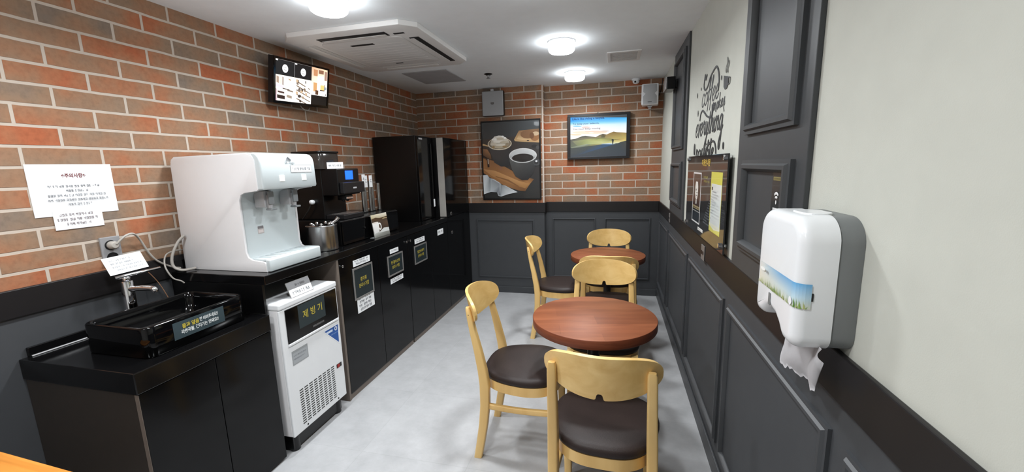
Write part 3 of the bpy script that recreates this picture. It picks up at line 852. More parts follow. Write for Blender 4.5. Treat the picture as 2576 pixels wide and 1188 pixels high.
# values below: u from the far edge, v above the bottom edge
u0 = .195; u1 = .405
P += [(rc(u0, .052, u1, .318), (214, 214, 214)), (rc(u0 + .012, .060, u1 - .012, .31), (52, 40, 38)),
      (rc(u0 + .012, .060, u1 - .012, .125), (26, 36, 44)), (rc(u0 + .012, .125, u1 - .012, .142), (150, 138, 104)), (rc(u0 + .012, .13, u1 - .012, .133), (60, 50, 40)), (rc(u0 + .012, .112, u1 - .012, .117), (150, 150, 146))]
cx = (u0 + u1) / 2
P += [([(cx - .038, .245), (cx - .026, .27), (cx + .026, .27), (cx + .038, .245), (cx + .038, .205), (cx + .02, .178), (cx - .02, .178), (cx - .038, .205)], (222, 220, 214)), (rc(cx - .013, .152, cx + .013, .176), (222, 220, 214)), (rc(cx - .02, .222, cx - .004, .232), (40, 40, 44)), (rc(cx + .002, .210, cx + .022, .215), (40, 40, 44)), (rc(cx - .02, .196, cx + .02, .199), (80, 80, 84))]
art('poster', f, P, M['art_gloss'], r)
u0 = .622; u1 = .822
P = [(rc(u0, .062, u1, .328), (200, 196, 78)), (rc(u0 + .012, .095, u1 - .006, .276), (212, 218, 216)), (rc(u0 + .004, .066, u1 - .004, .098), (222, 224, 206)), ([(u0 + .004, .066), (u1 - .004, .066), (u1 - .004, .084), (u0 + .09, .074), (u0 + .004, .09)], (208, 206, 110)), (rc(u0 + .02, .248, u0 + .045, .262), (64, 66, 68))]
rr = random.Random(3)
for i in range(14):
    z = .238 - i * .0105
    P += scribble(u0 + .03, u0 + (.17 if i % 3 else .12), z, .006, (110, 118, 126), rr)
P += scribble(u0 + .02, u0 + .12, .30, .010, (150, 146, 40), rr); P += scribble(u0 + .03, u0 + .16, .284, .008, (140, 136, 40), rr)
art('sheet', f, P, M['art_gloss'], r, .00004)
text('lettering', '이용안내문', .034, f, .497, .366, M['ink_gold'], r, .001, width=.19, bold=.0012)
art('sticker', f, [(rc(.37, .024, .495, .040), (214, 214, 210))] + scribble(.38, .485, .029, .006, (90, 90, 90), rr), M['art'], r)

# --- wi-fi notice on the near pilaster
f = RIGHT(-.0138, -3.011, 1.152)
P = [(rc(0, 0, .100, .190), (44, 50, 52)), (rc(.008, .168, .1, .178), (132, 124, 74))]
P += scribble(.012, .096, .1705, .005, (70, 68, 50), rr)
w_ = (228, 230, 230)
def arc(cx, cy, r0, r1, a0, a1, n=10):
    A = [(cx + r1 * math.cos(math.radians(a0 + (a1 - a0) * i / n)), cy + r1 * math.sin(math.radians(a0 + (a1 - a0) * i / n))) for i in range(n + 1)]
    B = [(cx + r0 * math.cos(math.radians(a1 + (a0 - a1) * i / n)), cy + r0 * math.sin(math.radians(a1 + (a0 - a1) * i / n))) for i in range(n + 1)]
    return A + B
for (a, b) in ((.022, .029), (.012, .018)):
    P.append((arc(.05, .108, a, b, 50, 130), w_))
P.append((ell(.05, .108, .005, .006, 14), w_))
P.append((rc(.026, .080, .074, .092), w_)); P += scribble(.03, .072, .083, .006, (60, 64, 66), rr, .1)
P.append((rc(.026, .066, .05, .071), w_)); P.append((rc(.026, .054, .07, .060), w_))
P.append((rc(.0, .020, .1, .042), (226, 228, 228))); P += scribble(.012, .09, .026, .010, (80, 82, 84), rr, .1)
P.append((rc(.02, .006, .03, .012), w_))
o = art('wifi_notice', f, [([(a * .83, b) for a, b in q], c) for q, c in P], M['art_gloss'], None, .00003)
tag(o, 'narrow dark notice with white signal symbol stuck inside the near pilaster panel', 'notice')

# --- sockets in the black band of the right wall
def socket(y, z, label, w=.070, h=.075):
    r = root('wall_socket', (-.012, y, z), label, 'socket', 'sockets in the black dado band')
    obj('plate', boxes(((-.017, y - w / 2, z - h / 2), (-.0125, y + w / 2, z + h / 2), .002)), M['silver_frame'], r)
    for s in (-1, 1):
        bm = bmesh.new(); cyl(bm, (0, y + s * w * .22, z), w * .15, -.0185, -.0172, 16, 'x')
        obj('outlet', bm, M['black_plastic'], r)
socket(-2.155, .925, 'grey double socket in the black band below the notice board')
socket(-.865, .935, 'small grey socket in the black band at the far pilaster', .05, .075)

# --- paper towel dispenser
y0, y1, zt, zb = -3.232, -3.458, 1.266, 1.002      # far side, near side
r = root('paper_towel_dispenser', (0, -3.345, zb), 'white and grey paper towel dispenser with blue sky strip on the right wall', 'paper towel dispenser')
def shell(inset, arch):
    a, b = y1 + inset, y0 - inset
    top, bot = zt - inset, zb + inset
    pts = []
    R = .052
    def arcp(cx, cz, rr, s, e, n=8): return [(cx + rr * math.cos(math.radians(s + (e - s) * i / n)), cz + rr * math.sin(math.radians(s + (e - s) * i / n))) for i in range(n + 1)]
    pts += arcp(b - R, top - R, R, 0, 90) + arcp(a + R, top - R, R, 90, 180)
    pts += arcp(a + .030, bot + .030 , .030, 180, 270, 6)
    if arch:
        # finger cut-out in the lower edge of the cover
        pts += [(-3.404, bot + .001), (-3.392, bot + .008), (-3.378, bot + .022), (-3.356, bot + .036), (-3.330, bot + .041), (-3.306, bot + .036), (-3.290, bot + .026), (-3.282, bot + .018), (-3.270, bot + .013)]
        pts += arcp(b - .03, bot + .030 + .010, .030, 290, 360, 6)
    else:
        pts += arcp(b - .030, bot + .030, .030, 270, 360, 6)
    return pts
bm = bmesh.new(); prism(bm, shell(.0, False), -.0005, -.040, 'x', .003, 2, bev_both=False)
obj('back_shell', bm, M['grey_plastic'], r, smooth=35)
bm = bmesh.new(); prism(bm, shell(-.0015, True), -.0405, -.106, 'x', .021, 5, bev_both=False)
cov = obj('cover', bm, M['white_gloss'], r, smooth=50)
bm = bmesh.new(); prism(bm, rrect(-.080, -3.405, -.028, -3.325, .02), zt - .003, zt + .0045, 'z', .0015, 2, bev_both=False)
obj('lid_lip', bm, M['white_gloss'], cov)
# picture strip: runs along the front, round the near edge, onto the side
path = [(-.1064, y0 - .022)] + [(-.1064, y1 + .021)] + [(-.0853 - .0213 * math.cos(math.radians(a)), y1 + .0195 - .0217 * math.sin(math.radians(a))) for a in (15, 30, 45, 60, 75, 90)] + [(-.081, y1 - .0022)]
cum = [0]
for p, q in zip(path, path[1:]): cum.append(cum[-1] + math.hypot(p[0] - q[0], p[1] - q[1]))
def strip_pt(s, z, c=0):
    s = max(0, min(cum[-1], s))
    for i in range(len(cum) - 1):
        if s <= cum[i + 1] + 1e-9:
            t = (s - cum[i]) / (cum[i + 1] - cum[i]); break
    p = Vector((path[i][0] + (path[i + 1][0] - path[i][0]) * t, path[i][1] + (path[i + 1][1] - path[i][1]) * t, z))
    d = Vector((path[i + 1][0] - path[i][0], path[i + 1][1] - path[i][1], 0)).normalized()
    n = Vector((d.y, -d.x, 0))
    return p + n * c
SL = cum[-1]
def STP(a, b, c=0): return strip_pt(a, 1.089 + b, c)
P = []
ns = sorted(set([i / 16 * SL for i in range(17)] + cum))
for a, b in zip(ns, ns[1:]):
    def cc(s, v):
        t = s / SL
        top = Vector((206, 212, 214)).lerp(Vector((96, 164, 212)), min(1, max(0, (t - .1) / .45)))
        mid = Vector((216, 214, 204)).lerp(Vector((176, 206, 222)), t)
        return tuple(mid.lerp(top, v))
    P.append(([(a, .0), (b, .0), (b, .022), (a, .022)], [(206, 208, 190), (206, 208, 190), cc(b, 0), cc(a, 0)]))
    P.append(([(a, .022), (b, .022), (b, .050), (a, .050)], [cc(a, 0), cc(b, 0), cc(b, 1), cc(a, 1)]))
rg = random.Random(11)
for i in range(90):
    s = rg.random() * SL * .96; h = rg.uniform(.006, .020) * (1.0 if rg.random() < .5 else .6)
    P.append(([(s, 0), (s + .0022, 0), (s + rg.uniform(-.004, .005), h)], rg.choice([(112, 150, 70), (140, 168, 84), (92, 132, 58), (170, 178, 112)])))
P.append((ell(SL * .83, .010, .006, .009, 12), (232, 232, 236)))
P.append((ell(SL * .12, .036, .016, .004, 12), (238, 240, 240)))
P.append((ell(SL * .24, .034, .003, .004, 10), (80, 100, 120)))
art('picture_strip', STP, P, M['art_gloss'], cov, .00002)
obj('lock', boxes(((-.1075, -3.333, 1.052), (-.1055, -3.321, 1.080), .0006)), M['grey_plastic'], cov)
obj('latch_window', boxes(((-.083, y1 - .0030, 1.105), (-.077, y1 + .001, 1.121), .0005)), M['dark_plastic'], cov)
# the torn towel hanging out
bm = bmesh.new()
nu, nv = 26, 14
rt_ = random.Random(21)
bot = []
for i in range(nu + 1):
    u = i / nu
    base = .888 + .034 * u + .006 * math.sin(u * 9) + rt_.uniform(-.004, .004)
    if u < .2: base = .886 + .03 * u + rt_.uniform(-.003, .003)
    if .80 < u < .93: base -= .014 * (1 - abs(u - .87) / .07)
    if u > .93: base += .06 * (u - .93) / .07
    bot.append(base)
vg = []
for i in range(nu + 1):
    u = i / nu
    col_ = []
    for j in range(nv + 1):
        v = j / nv
        z = 1.012 + (bot[i] - 1.012) * v
        y = -3.272 - .200 * u + .006 * math.sin(v * 5 + 1) * (1 if u > .9 else 0) - .004 * v * (u - .5)
        x = -.055 + .006 * math.sin(u * 11 + v * 2) + .010 * v * math.sin(u * 4) - .004 * math.cos(v * 7 + u * 3)
        col_.append(bm.verts.new((x, y, z)))
    vg.append(col_)
for i in range(nu):
    for j in range(nv):
        bm.faces.new((vg[i][j], vg[i + 1][j], vg[i + 1][j + 1], vg[i][j + 1]))
bmesh.ops.solidify(bm, geom=bm.faces[:], thickness=.0006)
o = obj('hanging_paper_towel', bm, M['tissue'], None, smooth=80)
tag(o, 'torn white paper towel hanging out below the wall dispenser', 'paper towel')

# ================================================================== the left side: counters and machines
FX = -1.983                     # front plane of the cupboards
CT, ST_ = .918, .737            # worktop heights: main counter, sink counter

# --- sink cupboard and its low worktop
r = root('sink_cabinet', (-2.26, -3.14, 0), 'low black cabinet with brown end panel under the washbasin', 'cabinet')
obj('body', boxes(((W0 + .002, -3.402, 0), (FX - .018, -2.872, .660), .001)), M['black_plastic'], r)
obj('end_panel', boxes(((W0 + .002, -3.418, 0), (FX - .019, -3.4025, .660), .001)), M['brown_panel'], r)
obj('door', boxes(((FX - .018, -3.418, .012), (FX, -3.146, .658), .0015)), M['black_door'], r)
obj('door', boxes(((FX - .018, -3.143, .012), (FX, -2.872, .658), .0015)), M['black_door'], r)
obj('edge_strip', boxes(((FX - .018, -3.4195, .012), (FX - .001, -3.4182, .658))), M['taupe_edge'], r)
r = root('sink_worktop', (-2.26, -3.14, .6605), 'low black worktop carrying the washbasin, with thin upstand on the wall', 'worktop')
obj('slab', boxes(((W0 + .001, -3.424, .6605), (FX + .003, -2.868, ST_), .003)), M['black_stone'], r)
obj('upstand', boxes(((W0 + .001, -3.400, ST_), (W0 + .014, -2.868, .772), .002)), M['black_stone'], r)
obj('bead_glint', boxes(((W0 + .014, -3.395, ST_), (W0 + .020, -2.868, ST_ + .005), .002)), M['silver_paint'], r)  # silver bead, its bright colour stands in for a reflection along the upstand

# --- washbasin
bx0, bx1, by0, by1, bz0, bz1 = -2.352, -2.036, -3.334, -2.925, ST_ + .0006, .852
r = root('washbasin', (-2.19, -3.13, bz0), 'glossy black rectangular vessel washbasin standing on the low worktop', 'washbasin')
bm = bmesh.new()
def ring(ins, z, rr):
    return [bm.verts.new((p[0], p[1], z)) for p in rrect(bx0 + ins, by0 + ins, bx1 - ins, by1 - ins, rr, 6)]
R_ = [ring(.004, bz0, .03), ring(.001, bz0 + .004, .034), ring(.0, bz1 - .006, .036), ring(.003, bz1 - .001, .034), ring(.008, bz1, .030), ring(.012, bz1 - .003, .028), ring(.016, bz1 - .03, .028), ring(.024, bz0 + .034, .03), ring(.045, bz0 + .018, .03), ring(.10, bz0 + .014, .03)]
for a, b in zip(R_, R_[1:]):
    n = len(a)
    for j in range(n): bm.faces.new((a[j], a[(j + 1) % n], b[(j + 1) % n], b[j]))
bm.faces.new(R_[0][::-1]); bm.faces.new(R_[-1])
bas = obj('basin', bm, M['black_ceramic'], r, smooth=60)
obj('drain', lathe(bmesh.new(), [(.022, 0), (.022, .002), (.018, .004), (.010, .003), (0, .004)], (-2.19, -3.13, bz0 + .0135), 24), M['chrome'], r, smooth=40)
f = LEFT(bx1 + .0012, -3.243, .770)
P = [(rc(0, 0, .206, .066), (46, 62, 68))]
art('sign', f, P, M['art'], r)
text('lettering', '물과 얼음', .019, f, .066, .043, M['ink_yellow'], r, .0008, bold=.0006, width=.066)
text('lettering', '만 버려주세요!!', .018, f, .140, .045, M['ink_white'], r, .0008, bold=.0004, width=.076)
text('lettering', '라면국물, 건더기는 안돼요!!', .018, f, .103, .022, M['ink_white'], r, .0008, bold=.0004, width=.150)

# --- mixer tap
fx, fy = -2.425, -3.118
r = root('basin_tap', (fx, fy, ST_ + .0005), 'tall chrome mixer tap standing behind the black washbasin', 'tap')
obj('body', lathe(bmesh.new(), [(.030, ST_ + .0006), (.030, ST_ + .006), (.023, ST_ + .010), (.021, .80), (.021, .945), (.019, .950), (0, .951)], (fx, fy, 0), 28), M['chrome'], r, smooth=40)
bm = bmesh.new(); tube(bm, [(fx + .012, fy, .915), (fx + .06, fy + .012, .918), (fx + .105, fy + .024, .914), (fx + .112, fy + .026, .900)], lambda t: .0125 - .002 * t, 14)
obj('spout', bm, M['chrome'], r, smooth=50)
bm = bmesh.new(); cyl(bm, (fx, fy, 0), .014, .951, .966, 20, 'z', .002)
tube(bm, [(fx - .012, fy - .03, .968), (fx, fy, .971), (fx + .03, fy + .05, .978), (fx + .055, fy + .10, .984)], lambda t: .0085 - .003 * t, 12)
obj('lever', bm, M['chrome'], r, smooth=50)

# --- white card propped on the tap lever
f = Frame((-2.43, -3.165, .983), (-.06, 1, .02), (-.48, 0, .88))
r = root('notice_card', (-2.43, -3.1, .983), 'small white printed card leaning on top of the chrome tap', 'notice card')
bm = bmesh.new()
for w in (0, -.0012):
    pass
vs = [bm.verts.new(f(a, b, c)) for c in (-.0012, 0) for a, b in ((0, 0), (.150, 0), (.150, .078), (0, .078))]
for q in ((0, 1, 2, 3), (4, 5, 6, 7), (0, 1, 5, 4), (1, 2, 6, 5), (2, 3, 7, 6), (3, 0, 4, 7)): bm.faces.new([vs[i] for i in q])
obj('card', bm, M['paper'], r)
rr = random.Random(9)
P = []
for i, (a, b) in enumerate(((.02, .10), (.02, .11), (.02, .135), (.03, .135))):
    P += scribble(a, b, .057 - i * .0145, .0075, (150, 152, 156), rr, .5)
art('print', f, P, M['art'], r, .00003, .0004)

# --- bare wires behind the basin
bm = bmesh.new(); tube(bm, [(-2.50, -2.985, .955), (-2.47, -2.965, .89), (-2.435, -2.955, .80), (-2.43, -2.95, ST_ + .004)], .0016, 6)
tag(obj('copper_wire', bm, M['copper'], smooth=60), 'thin copper coloured wire sticking up behind the washbasin', 'wire')

# --- sheets taped to the brick wall
r = root('wall_notice', (W0, -3.165, 1.13), 'white sheet with grey Korean print taped on the brick wall left of the dispenser', 'notice')
obj('sheet', boxes(((W0 + .001, -3.297, 1.236), (W0 + .0026, -3.030, 1.433))), M['paper'], r)
f = LEFT(W0 + .0030, -3.297, 1.236)
text('lettering', '※주의사항※', .0185, f, .137, .152, M['ink_maroon'], r, .0003, bold=.0005, width=.076)
rr = random.Random(17)
P = []
for i, (a, b) in enumerate(((.052, .222), (.105, .178), (.048, .232), (.045, .240), (.102, .190))):
    P += scribble(a, b, .108 - i * .0175, .0085, (92, 94, 100), rr, .45)
art('print', f, P, M['art'], r, .00002)
r = root('wall_notice_slip', (W0, -3.165, 1.13), 'smaller white slip taped under the larger notice on the brick wall', 'notice')
obj('sheet', boxes(((W0 + .0027, -3.247, 1.181), (W0 + .0040, -3.091, 1.262))), M['paper'], r)
f = LEFT(W0 + .0043, -3.247, 1.181)
P = []
for i, (a, b) in enumerate(((.018, .130), (.010, .142), (.036, .120))):
    P += scribble(a, b, .052 - i * .018, .0095, (112, 96, 100), rr, .4)
art('print', f, P, M['art'], r, .00002)
# --- wall socket over the tap
r = root('wall_outlet', (W0, -3.087, 1.05), 'grey double wall outlet with a white plug above the tap', 'socket')
obj('plate', boxes(((W0 + .0005, -3.122, 1.010), (W0 + .010, -3.050, 1.130), .003)), mat('outlet_grey', (142, 142, 144), .4), r)
for z in (1.094, 1.042):
    bm = bmesh.new(); lathe(bm, [(.021, .0102), (.021, .0118), (.0185, .0118), (.0175, .0104), (0, .0104)], (W0, -3.088, z), 24, 'x')
    obj('outlet', bm, M['dark_plastic'], r, smooth=40)
bm = bmesh.new(); lathe(bm, [(.017, .0106), (.017, .030), (.012, .036), (0, .037)], (W0, -3.086, 1.094), 20, 'x')
obj('plug', bm, M['cable_grey'], r, smooth=40)
bm = bmesh.new()
tube(bm, [(W0 + .036, -3.082, 1.098), (W0 + .05, -3.055, 1.128), (W0 + .045, -3.02, 1.132), (W0 + .025, -2.985, 1.10), (W0 + .022, -2.955, 1.03), (W0 + .024, -2.925, .985), (W0 + .026, -2.87, .945), (W0 + .028, -2.835, .932)], .0045, 8)
tag(obj('power_cord', bm, M['cable_grey'], smooth=60), 'pale grey power cord running from the wall outlet behind the white dispenser', 'cord')
bm = bmesh.new()
tube(bm, [(W0 + .06, -2.816, 1.09), (W0 + .05, -2.845, 1.06), (W0 + .05, -2.88, 1.00), (W0 + .055, -2.885, .952), (W0 + .08, -2.865, .930), (W0 + .10, -2.816, .929)], .0065, 8)
tag(obj('water_hose', bm, M['cable_grey'], smooth=60), 'thick pale hose looping out beside the white water dispenser', 'hose')
bm = bmesh.new()
tube(bm, [(W0 + .012, -2.80, 1.015), (W0 + .018, -2.85, 1.018), (W0 + .030, -2.895, 1.005), (W0 + .06, -2.925, .96), (W0 + .08, -2.915, .905), (W0 + .095, -2.892, .885), (W0 + .10, -2.882, .872)], .0035, 8)
tag(obj('drain_hose', bm, M['cable_grey'], smooth=60), 'thin pale hose curling down over the end of the main counter', 'hose')

# --- main counter: worktop, end panel, base cabinets
r = root('main_worktop', (-2.26, -1.8, .88), 'long black worktop carrying the water dispenser and coffee machine', 'worktop')
obj('slab', boxes(((W0 + .001, -2.868, .876), (FX + .004, -.7565, CT), .003)), M['black_stone'], r)
obj('end_panel', boxes(((W0 + .001, -2.866, ST_ + .0005), (FX - .02, -2.853, .8755), .001)), M['black_plastic'], r)
obj('upstand', boxes(((W0 + .001, -2.85, CT), (W0 + .013, -1.052, CT + .05), .002)), M['black_stone'], r)

def base_cabinet(y0, y1, seam, knobs, label, end=False):
    r = root('base_cabinet', (-2.26, (y0 + y1) / 2, 0), label, 'cabinet', 'black base cabinets under the long worktop')
    obj('body', boxes(((W0 + .002, y0 + .018, .036), (FX - .0185, y1, .8755), .001)), M['black_plastic'], r)
    if end:
        obj('side_panel', boxes(((W0 + .002, y0, .0), (FX - .0005, y0 + .0175, .8755), .001)), M['taupe_edge'], r)
    obj('plinth', boxes(((W0 + .002, y0 + .018, 0), (FX - .006, y1, .0355), .001)), M['taupe_edge'], r)
    ds = [(y0 + (.019 if end else .0015), seam - .0015), (seam + .0015, y1 - .0015)]
    for a, b in ds:
        d = obj('door', boxes(((FX - .018, a, .037), (FX, b, .872), .0015)), M['black_door'], r)
        for kb in knobs:
            if a < kb < b:
                bm = bmesh.new(); lathe(bm, [(.005, 0), (.005, .004), (.008, .008), (.008, .012), (.005, .014), (0, .0145)], (FX, kb, .832), 16, 'x')
                obj('knob', bm, M['steel'], d, smooth=40)
base_cabinet(-2.372, -1.541, -1.95, (-2.334, -1.567), 'black base cabinet with taupe end panel next to the ice maker', True)
base_cabinet(-1.539, -.757, -1.13, (-1.511,), 'black base cabinet between the first one and the tall cupboard')

def bin_sign(y0, z0, w, h, lines, label):
    r = root('bin_sign', (FX, y0 + w / 2, z0), label, 'sign', 'silver framed bin signs on the base cabinets')
    bm = bmesh.new(); t = .011; x = FX + .001
    for q in (((0, 0), (w, t)), ((0, h - t), (w, h)), ((0, t), (t, h - t)), ((w - t, t), (w, h - t))):
        box(bm, (x, y0 + q[0][0], z0 + q[0][1]), (x + .006, y0 + q[1][0], z0 + q[1][1]), .0015)
    obj('frame', bm, M['silver_frame'], r)
    obj('panel', boxes(((x, y0 + t - .001, z0 + t - .001), (x + .003, y0 + w - t + .001, z0 + h - t + .001))), M['teal_panel'], r)
    f = LEFT(x + .0032, y0, z0)
    for s, b, sz, ww in lines:
        text('lettering', s, sz, f, w * .5, b, M['ink_yellow'], r, .0005, bold=.0003, width=ww)
bin_sign(-2.240, .590, .208, .200, (('종이류', .116, .030, .066), ('분리수거함', .078, .030, .106)), 'silver framed sign of yellow lettering on the cabinet beside the ice maker')
bin_sign(-1.845, .628, .214, .150, (('캔·플라스틱', .093, .027, .122), ('분리수거함', .058, .027, .102)), 'silver framed sign with white label strips both above and below it')
bin_sign(-1.445, .622, .220, .150, (('일반쓰레기', .093, .027, .118), ('분리수거함', .058, .027, .102)), 'silver framed sign nearest the tall cupboard, one white strip above it')
rr = random.Random(31)
def strip(y0, z0, w, h, rows, label, sz=.008, name='label_strip', x=FX + .0008):
    r = root(name, (x, y0 + w / 2, z0), label, 'label')
    obj('sheet', boxes(((x, y0, z0), (x + .0012, y0 + w, z0 + h))), M['paper'], r)
    f = LEFT(x + .0014, y0, z0)
    P = []
    for i in range(rows):
        v = h - (i + .82) * h / (rows + .35)
        ins = w * (.08 if i % 2 == 0 else .14)
        P += scribble(ins, w - ins, v, sz, (70, 72, 78), rr, .4)
    art('print', f, P, M['art'], r, .00002)
strip(-2.224, .799, .176, .039, 2, 'white two-line label strip above the sign beside the ice maker', .011)
strip(-2.218, .500, .182, .100, 4, 'square white printed notice below the sign beside the ice maker', .015)
strip(-1.800, .788, .117, .031, 1, 'short white label strip above the middle bin sign', .010)
strip(-1.820, .572, .178, .036, 2, 'white two-line label strip below the middle bin sign', .010)
strip(-1.425, .786, .176, .039, 2, 'white label strip above the bin sign nearest the tall cupboard', .010)
strip(-.985, .781, .126, .050, 1, 'small white label at the far end of the base cabinets', .016)

# --- tall cupboard at the end
ty0, ty1, tz = -.755, YC - .002, 1.655
r = root('tall_cabinet', (-2.26, -.43, 0), 'tall glossy black cupboard in the back corner with round locks', 'cabinet')
obj('body', boxes(((W0 + .002, ty0, .036), (FX - .0185, ty1 - .012, tz), .001)), M['black_plastic'], r)
obj('plinth', boxes(((W0 + .002, ty0, 0), (FX - .006, ty1 - .012, .0355), .001)), M['taupe_edge'], r)
obj('end_strip', boxes(((-2.047, ty0 - .0012, CT + .006), (FX - .0005, ty0 - .0001, tz - .002))), mat('end_strip_grey', (168, 164, 158), .5), r)
for (z0, z1, lz) in ((.912, tz, .941), (.037, .909, .757)):
    d = obj('door', boxes(((FX - .018, ty0 + .001, z0), (FX, ty1 - .012, z1), .0015)), M['black_door'], r)
    bm = bmesh.new(); lathe(bm, [(.017, 0), (.017, .003), (.014, .005), (.012, .004), (0, .0045)], (FX, -.643, lz), 20, 'x')
    l = obj('lock', bm, M['chrome'], d, smooth=40)
    obj('keyhole', boxes(((FX + .0045, -.6445, lz - .006), (FX + .0052, -.6415, lz + .006))), M['black_plastic'], l)

# --- glass-fronted black case on the worktop
r = root('display_case', (-2.3, -.9, CT), 'black upright case with dark glass door on the worktop against the tall cupboard', 'display case')
obj('body', boxes(((W0 + .014, -1.049, CT + .0006), (-2.112, -.7575, 1.660), .003)), M['black_plastic'], r)
d = obj('door', boxes(((-2.1115, -1.047, CT + .004), (-2.092, -.775, 1.656), .002)), M['black_gloss'], r)
obj('handle', boxes(((-2.0915, -.812, CT + .10), (-2.078, -.796, 1.60), .002)), M['black_plastic'], d)
obj('lamp_glint', boxes(((-2.0918, -1.02, 1.628), (-2.0895, -.955, 1.642), .0006)), M['silver_paint'], d)  # bright plate standing in for a ceiling light's reflection on the glass
obj('door_tag', boxes(((-2.0775, -.818, 1.025), (-2.0762, -.788, 1.095))), M['paper'], d)

# --- ice maker
ix, iy0, iy1, iz0, iz1 = -1.950, -2.847, -2.436, .095, .776
r = root('ice_maker', (-2.2, -2.64, 0), 'white ice maker with black front window standing under the worktop', 'ice maker')
obj('body', boxes(((-2.45, iy0 + .004, iz0), (ix - .012, iy1 - .004, iz1 - .03), .004)), M['white_plastic'], r)
obj('lid', boxes(((-2.452, iy0, iz1 - .031), (ix + .004, iy1, iz1), .008, 3)), M['white_gloss'], r)
d = obj('front_panel', boxes(((ix - .0125, iy0 + .002, iz0), (ix, iy1 - .002, iz1 - .0325), .004)), M['white_gloss'], r)
obj('window', boxes(((ix - .001, iy0 + .034, .568), (ix + .0035, iy1 - .012, .737), .0015)), M['black_gloss'], r)
obj('window_ledge', boxes(((ix - .001, iy0 + .034, .556), (ix + .007, iy1 - .012, .567), .002)), M['white_gloss'], r)
f = LEFT(ix + .0038, iy0, iz0)
art('sign', f, [(rc(.112, .520, .302, .638), (32, 44, 47))], M['art'], r)
text('lettering', '제 빙 기', .046, f, .212, .579, M['ink_yellow'], r, .0007, bold=.0006, width=.138)
art('brand_mark', f, [(rc(.20, .492, .285, .503), (60, 60, 60))] + scribble(.203, .283, .494, .007, (128, 128, 128), rr, .1), M['art'], r, .00003)
f = LEFT(ix + .0005, iy0, iz0)
art('sticker', f, [(rc(.046, .356, .152, .428), (150, 154, 156)), (rc(.052, .362, .146, .416), (162, 166, 170))] + scribble(.056, .14, .398, .006, (110, 114, 118), rr) + scribble(.056, .13, .382, .006, (110, 114, 118), rr), M['art'], r, .00003)
art('sticker', f, [([(.270, .440), (.398, .440), (.392, .318)], (226, 230, 236)), ([(.281, .434), (.392, .434), (.387, .330)], (40, 84, 156)), (rc(.295, .412, .345, .424), (206, 218, 236)), (ell(.372, .418, .011, .012, 16), (222, 228, 236)), (ell(.372, .418, .006, .007, 12), (60, 90, 150))] + scribble(.33, .385, .392, .006, (150, 180, 220), rr), M['art'], r, .00003)
obj('switch', boxes(((ix - .001, iy1 - .064, .283), (ix + .002, iy1 - .022, .306), .001)), M['dark_plastic'], r)
obj('switch_rocker', boxes(((ix + .001, iy1 - .060, .286), (ix + .004, iy1 - .040, .303), .001)), M['red_switch'], r)
bm = bmesh.new()
for i in range(15):
    for j in range(8):
        y = iy0 + .066 + j * .0335
        z = .128 + i * .0128
        box(bm, (ix - .001, y, z), (ix + .0007, y + .024, z + .0052))
obj('vent_slots', bm, M['slot_dark'], r)
bm = bmesh.new()
for z in (.12, .28): 
    for i in range(9):
        box(bm, (-2.15, iy0 + .0030, .13 + i * .013), (-2.02, iy0 + .0042, .136 + i * .013))
    break
obj('side_vents', bm, M['slot_dark'], r)
for y in (iy0 + .095, iy1 - .075):
    bm = bmesh.new(); cyl(bm, (0, y, .110), .005, ix - .001, ix + .0012, 12, 'x')
    obj('screw', bm, M['black_plastic'], r)
obj('foot_shade_box', boxes(((-2.44, iy0 + .02, .012), (ix - .030, iy1 - .02, iz0 - .0005), .002)), M['black_plastic'], r)  # black box added to stand in for the dark shadow around the feet
for (x, y) in ((-1.995, iy0 + .045), (-1.995, iy1 - .045), (-2.40, iy0 + .045), (-2.40, iy1 - .045)):
    bm = bmesh.new(); cyl(bm, (x, y, 0), .024, 0, iz0 + .001, 20, 'z', .003)
    obj('foot', bm, M['black_plastic'], r)
# leaning label on the lid
r = root('lid_sign', (-1.97, -2.675, iz1), 'small grey and white sign standing on the lid of the ice maker', 'sign')
f = Frame((-1.958, -2.752, iz1 + .0006), (0, 1, 0), (-.35, 0, .94))
bm = bmesh.new()
vs = [bm.verts.new(f(a, b, c)) for c in (-.0025, 0) for a, b in ((0, 0), (.152, 0), (.152, .078), (0, .078))]
for q in ((0, 1, 2, 3), (4, 5, 6, 7), (0, 1, 5, 4), (1, 2, 6, 5), (2, 3, 7, 6), (3, 0, 4, 7)): bm.faces.new([vs[i] for i in q])
obj('plate', bm, M['silver_frame'], r)
art('print', f, [(rc(.002, .002, .150, .040), (226, 228, 230)), (rc(.002, .040, .150, .076), (116, 116, 118))] + scribble(.02, .135, .014, .014, (60, 62, 66), rr, .35) + scribble(.05, .13, .052, .010, (70, 70, 72), rr, .5), M['art'], r, .00003, .0004)

# --- water dispenser
wy0, wy1 = -2.806, -2.454
r = root('water_dispenser', (-2.27, -2.63, CT), 'white countertop water dispenser with two taps at the near end of the worktop', 'water dispenser')
zc = CT + .0006
def prof(ins=0.0, fx=0.0):
    """side outline (x, z): back, top, head, recess, tray"""
    return [(-2.515 + ins, zc + ins), (-2.505 + ins, 1.425), (-2.498 + ins, 1.445 - ins), (-2.478 + ins, 1.460 - ins), (-2.06, 1.466 - ins), (-2.03 - ins + fx, 1.458 - ins), (-2.018 - ins + fx, 1.438 - ins),
            (-2.016 - ins + fx, 1.305 + ins), (-2.022 - ins + fx, 1.298 + ins), (-2.095, 1.290 + ins), (-2.118 - ins, 1.280 + ins), (-2.130 - ins, 1.255 + ins),
            (-2.132 - ins, 1.010 - ins), (-2.122 - ins, .985 - ins), (-2.100 - ins, .974 - ins), (-2.035 - ins, .968 - ins), (-2.027 - ins, .960 - ins), (-2.025 - ins, zc + ins)]
bm = bmesh.new(); prism(bm, prof(.004), wy0 + .0125, wy1 - .0125, 'y')
obj('core', bm, M['pale_blue_plastic'], r, smooth=30)
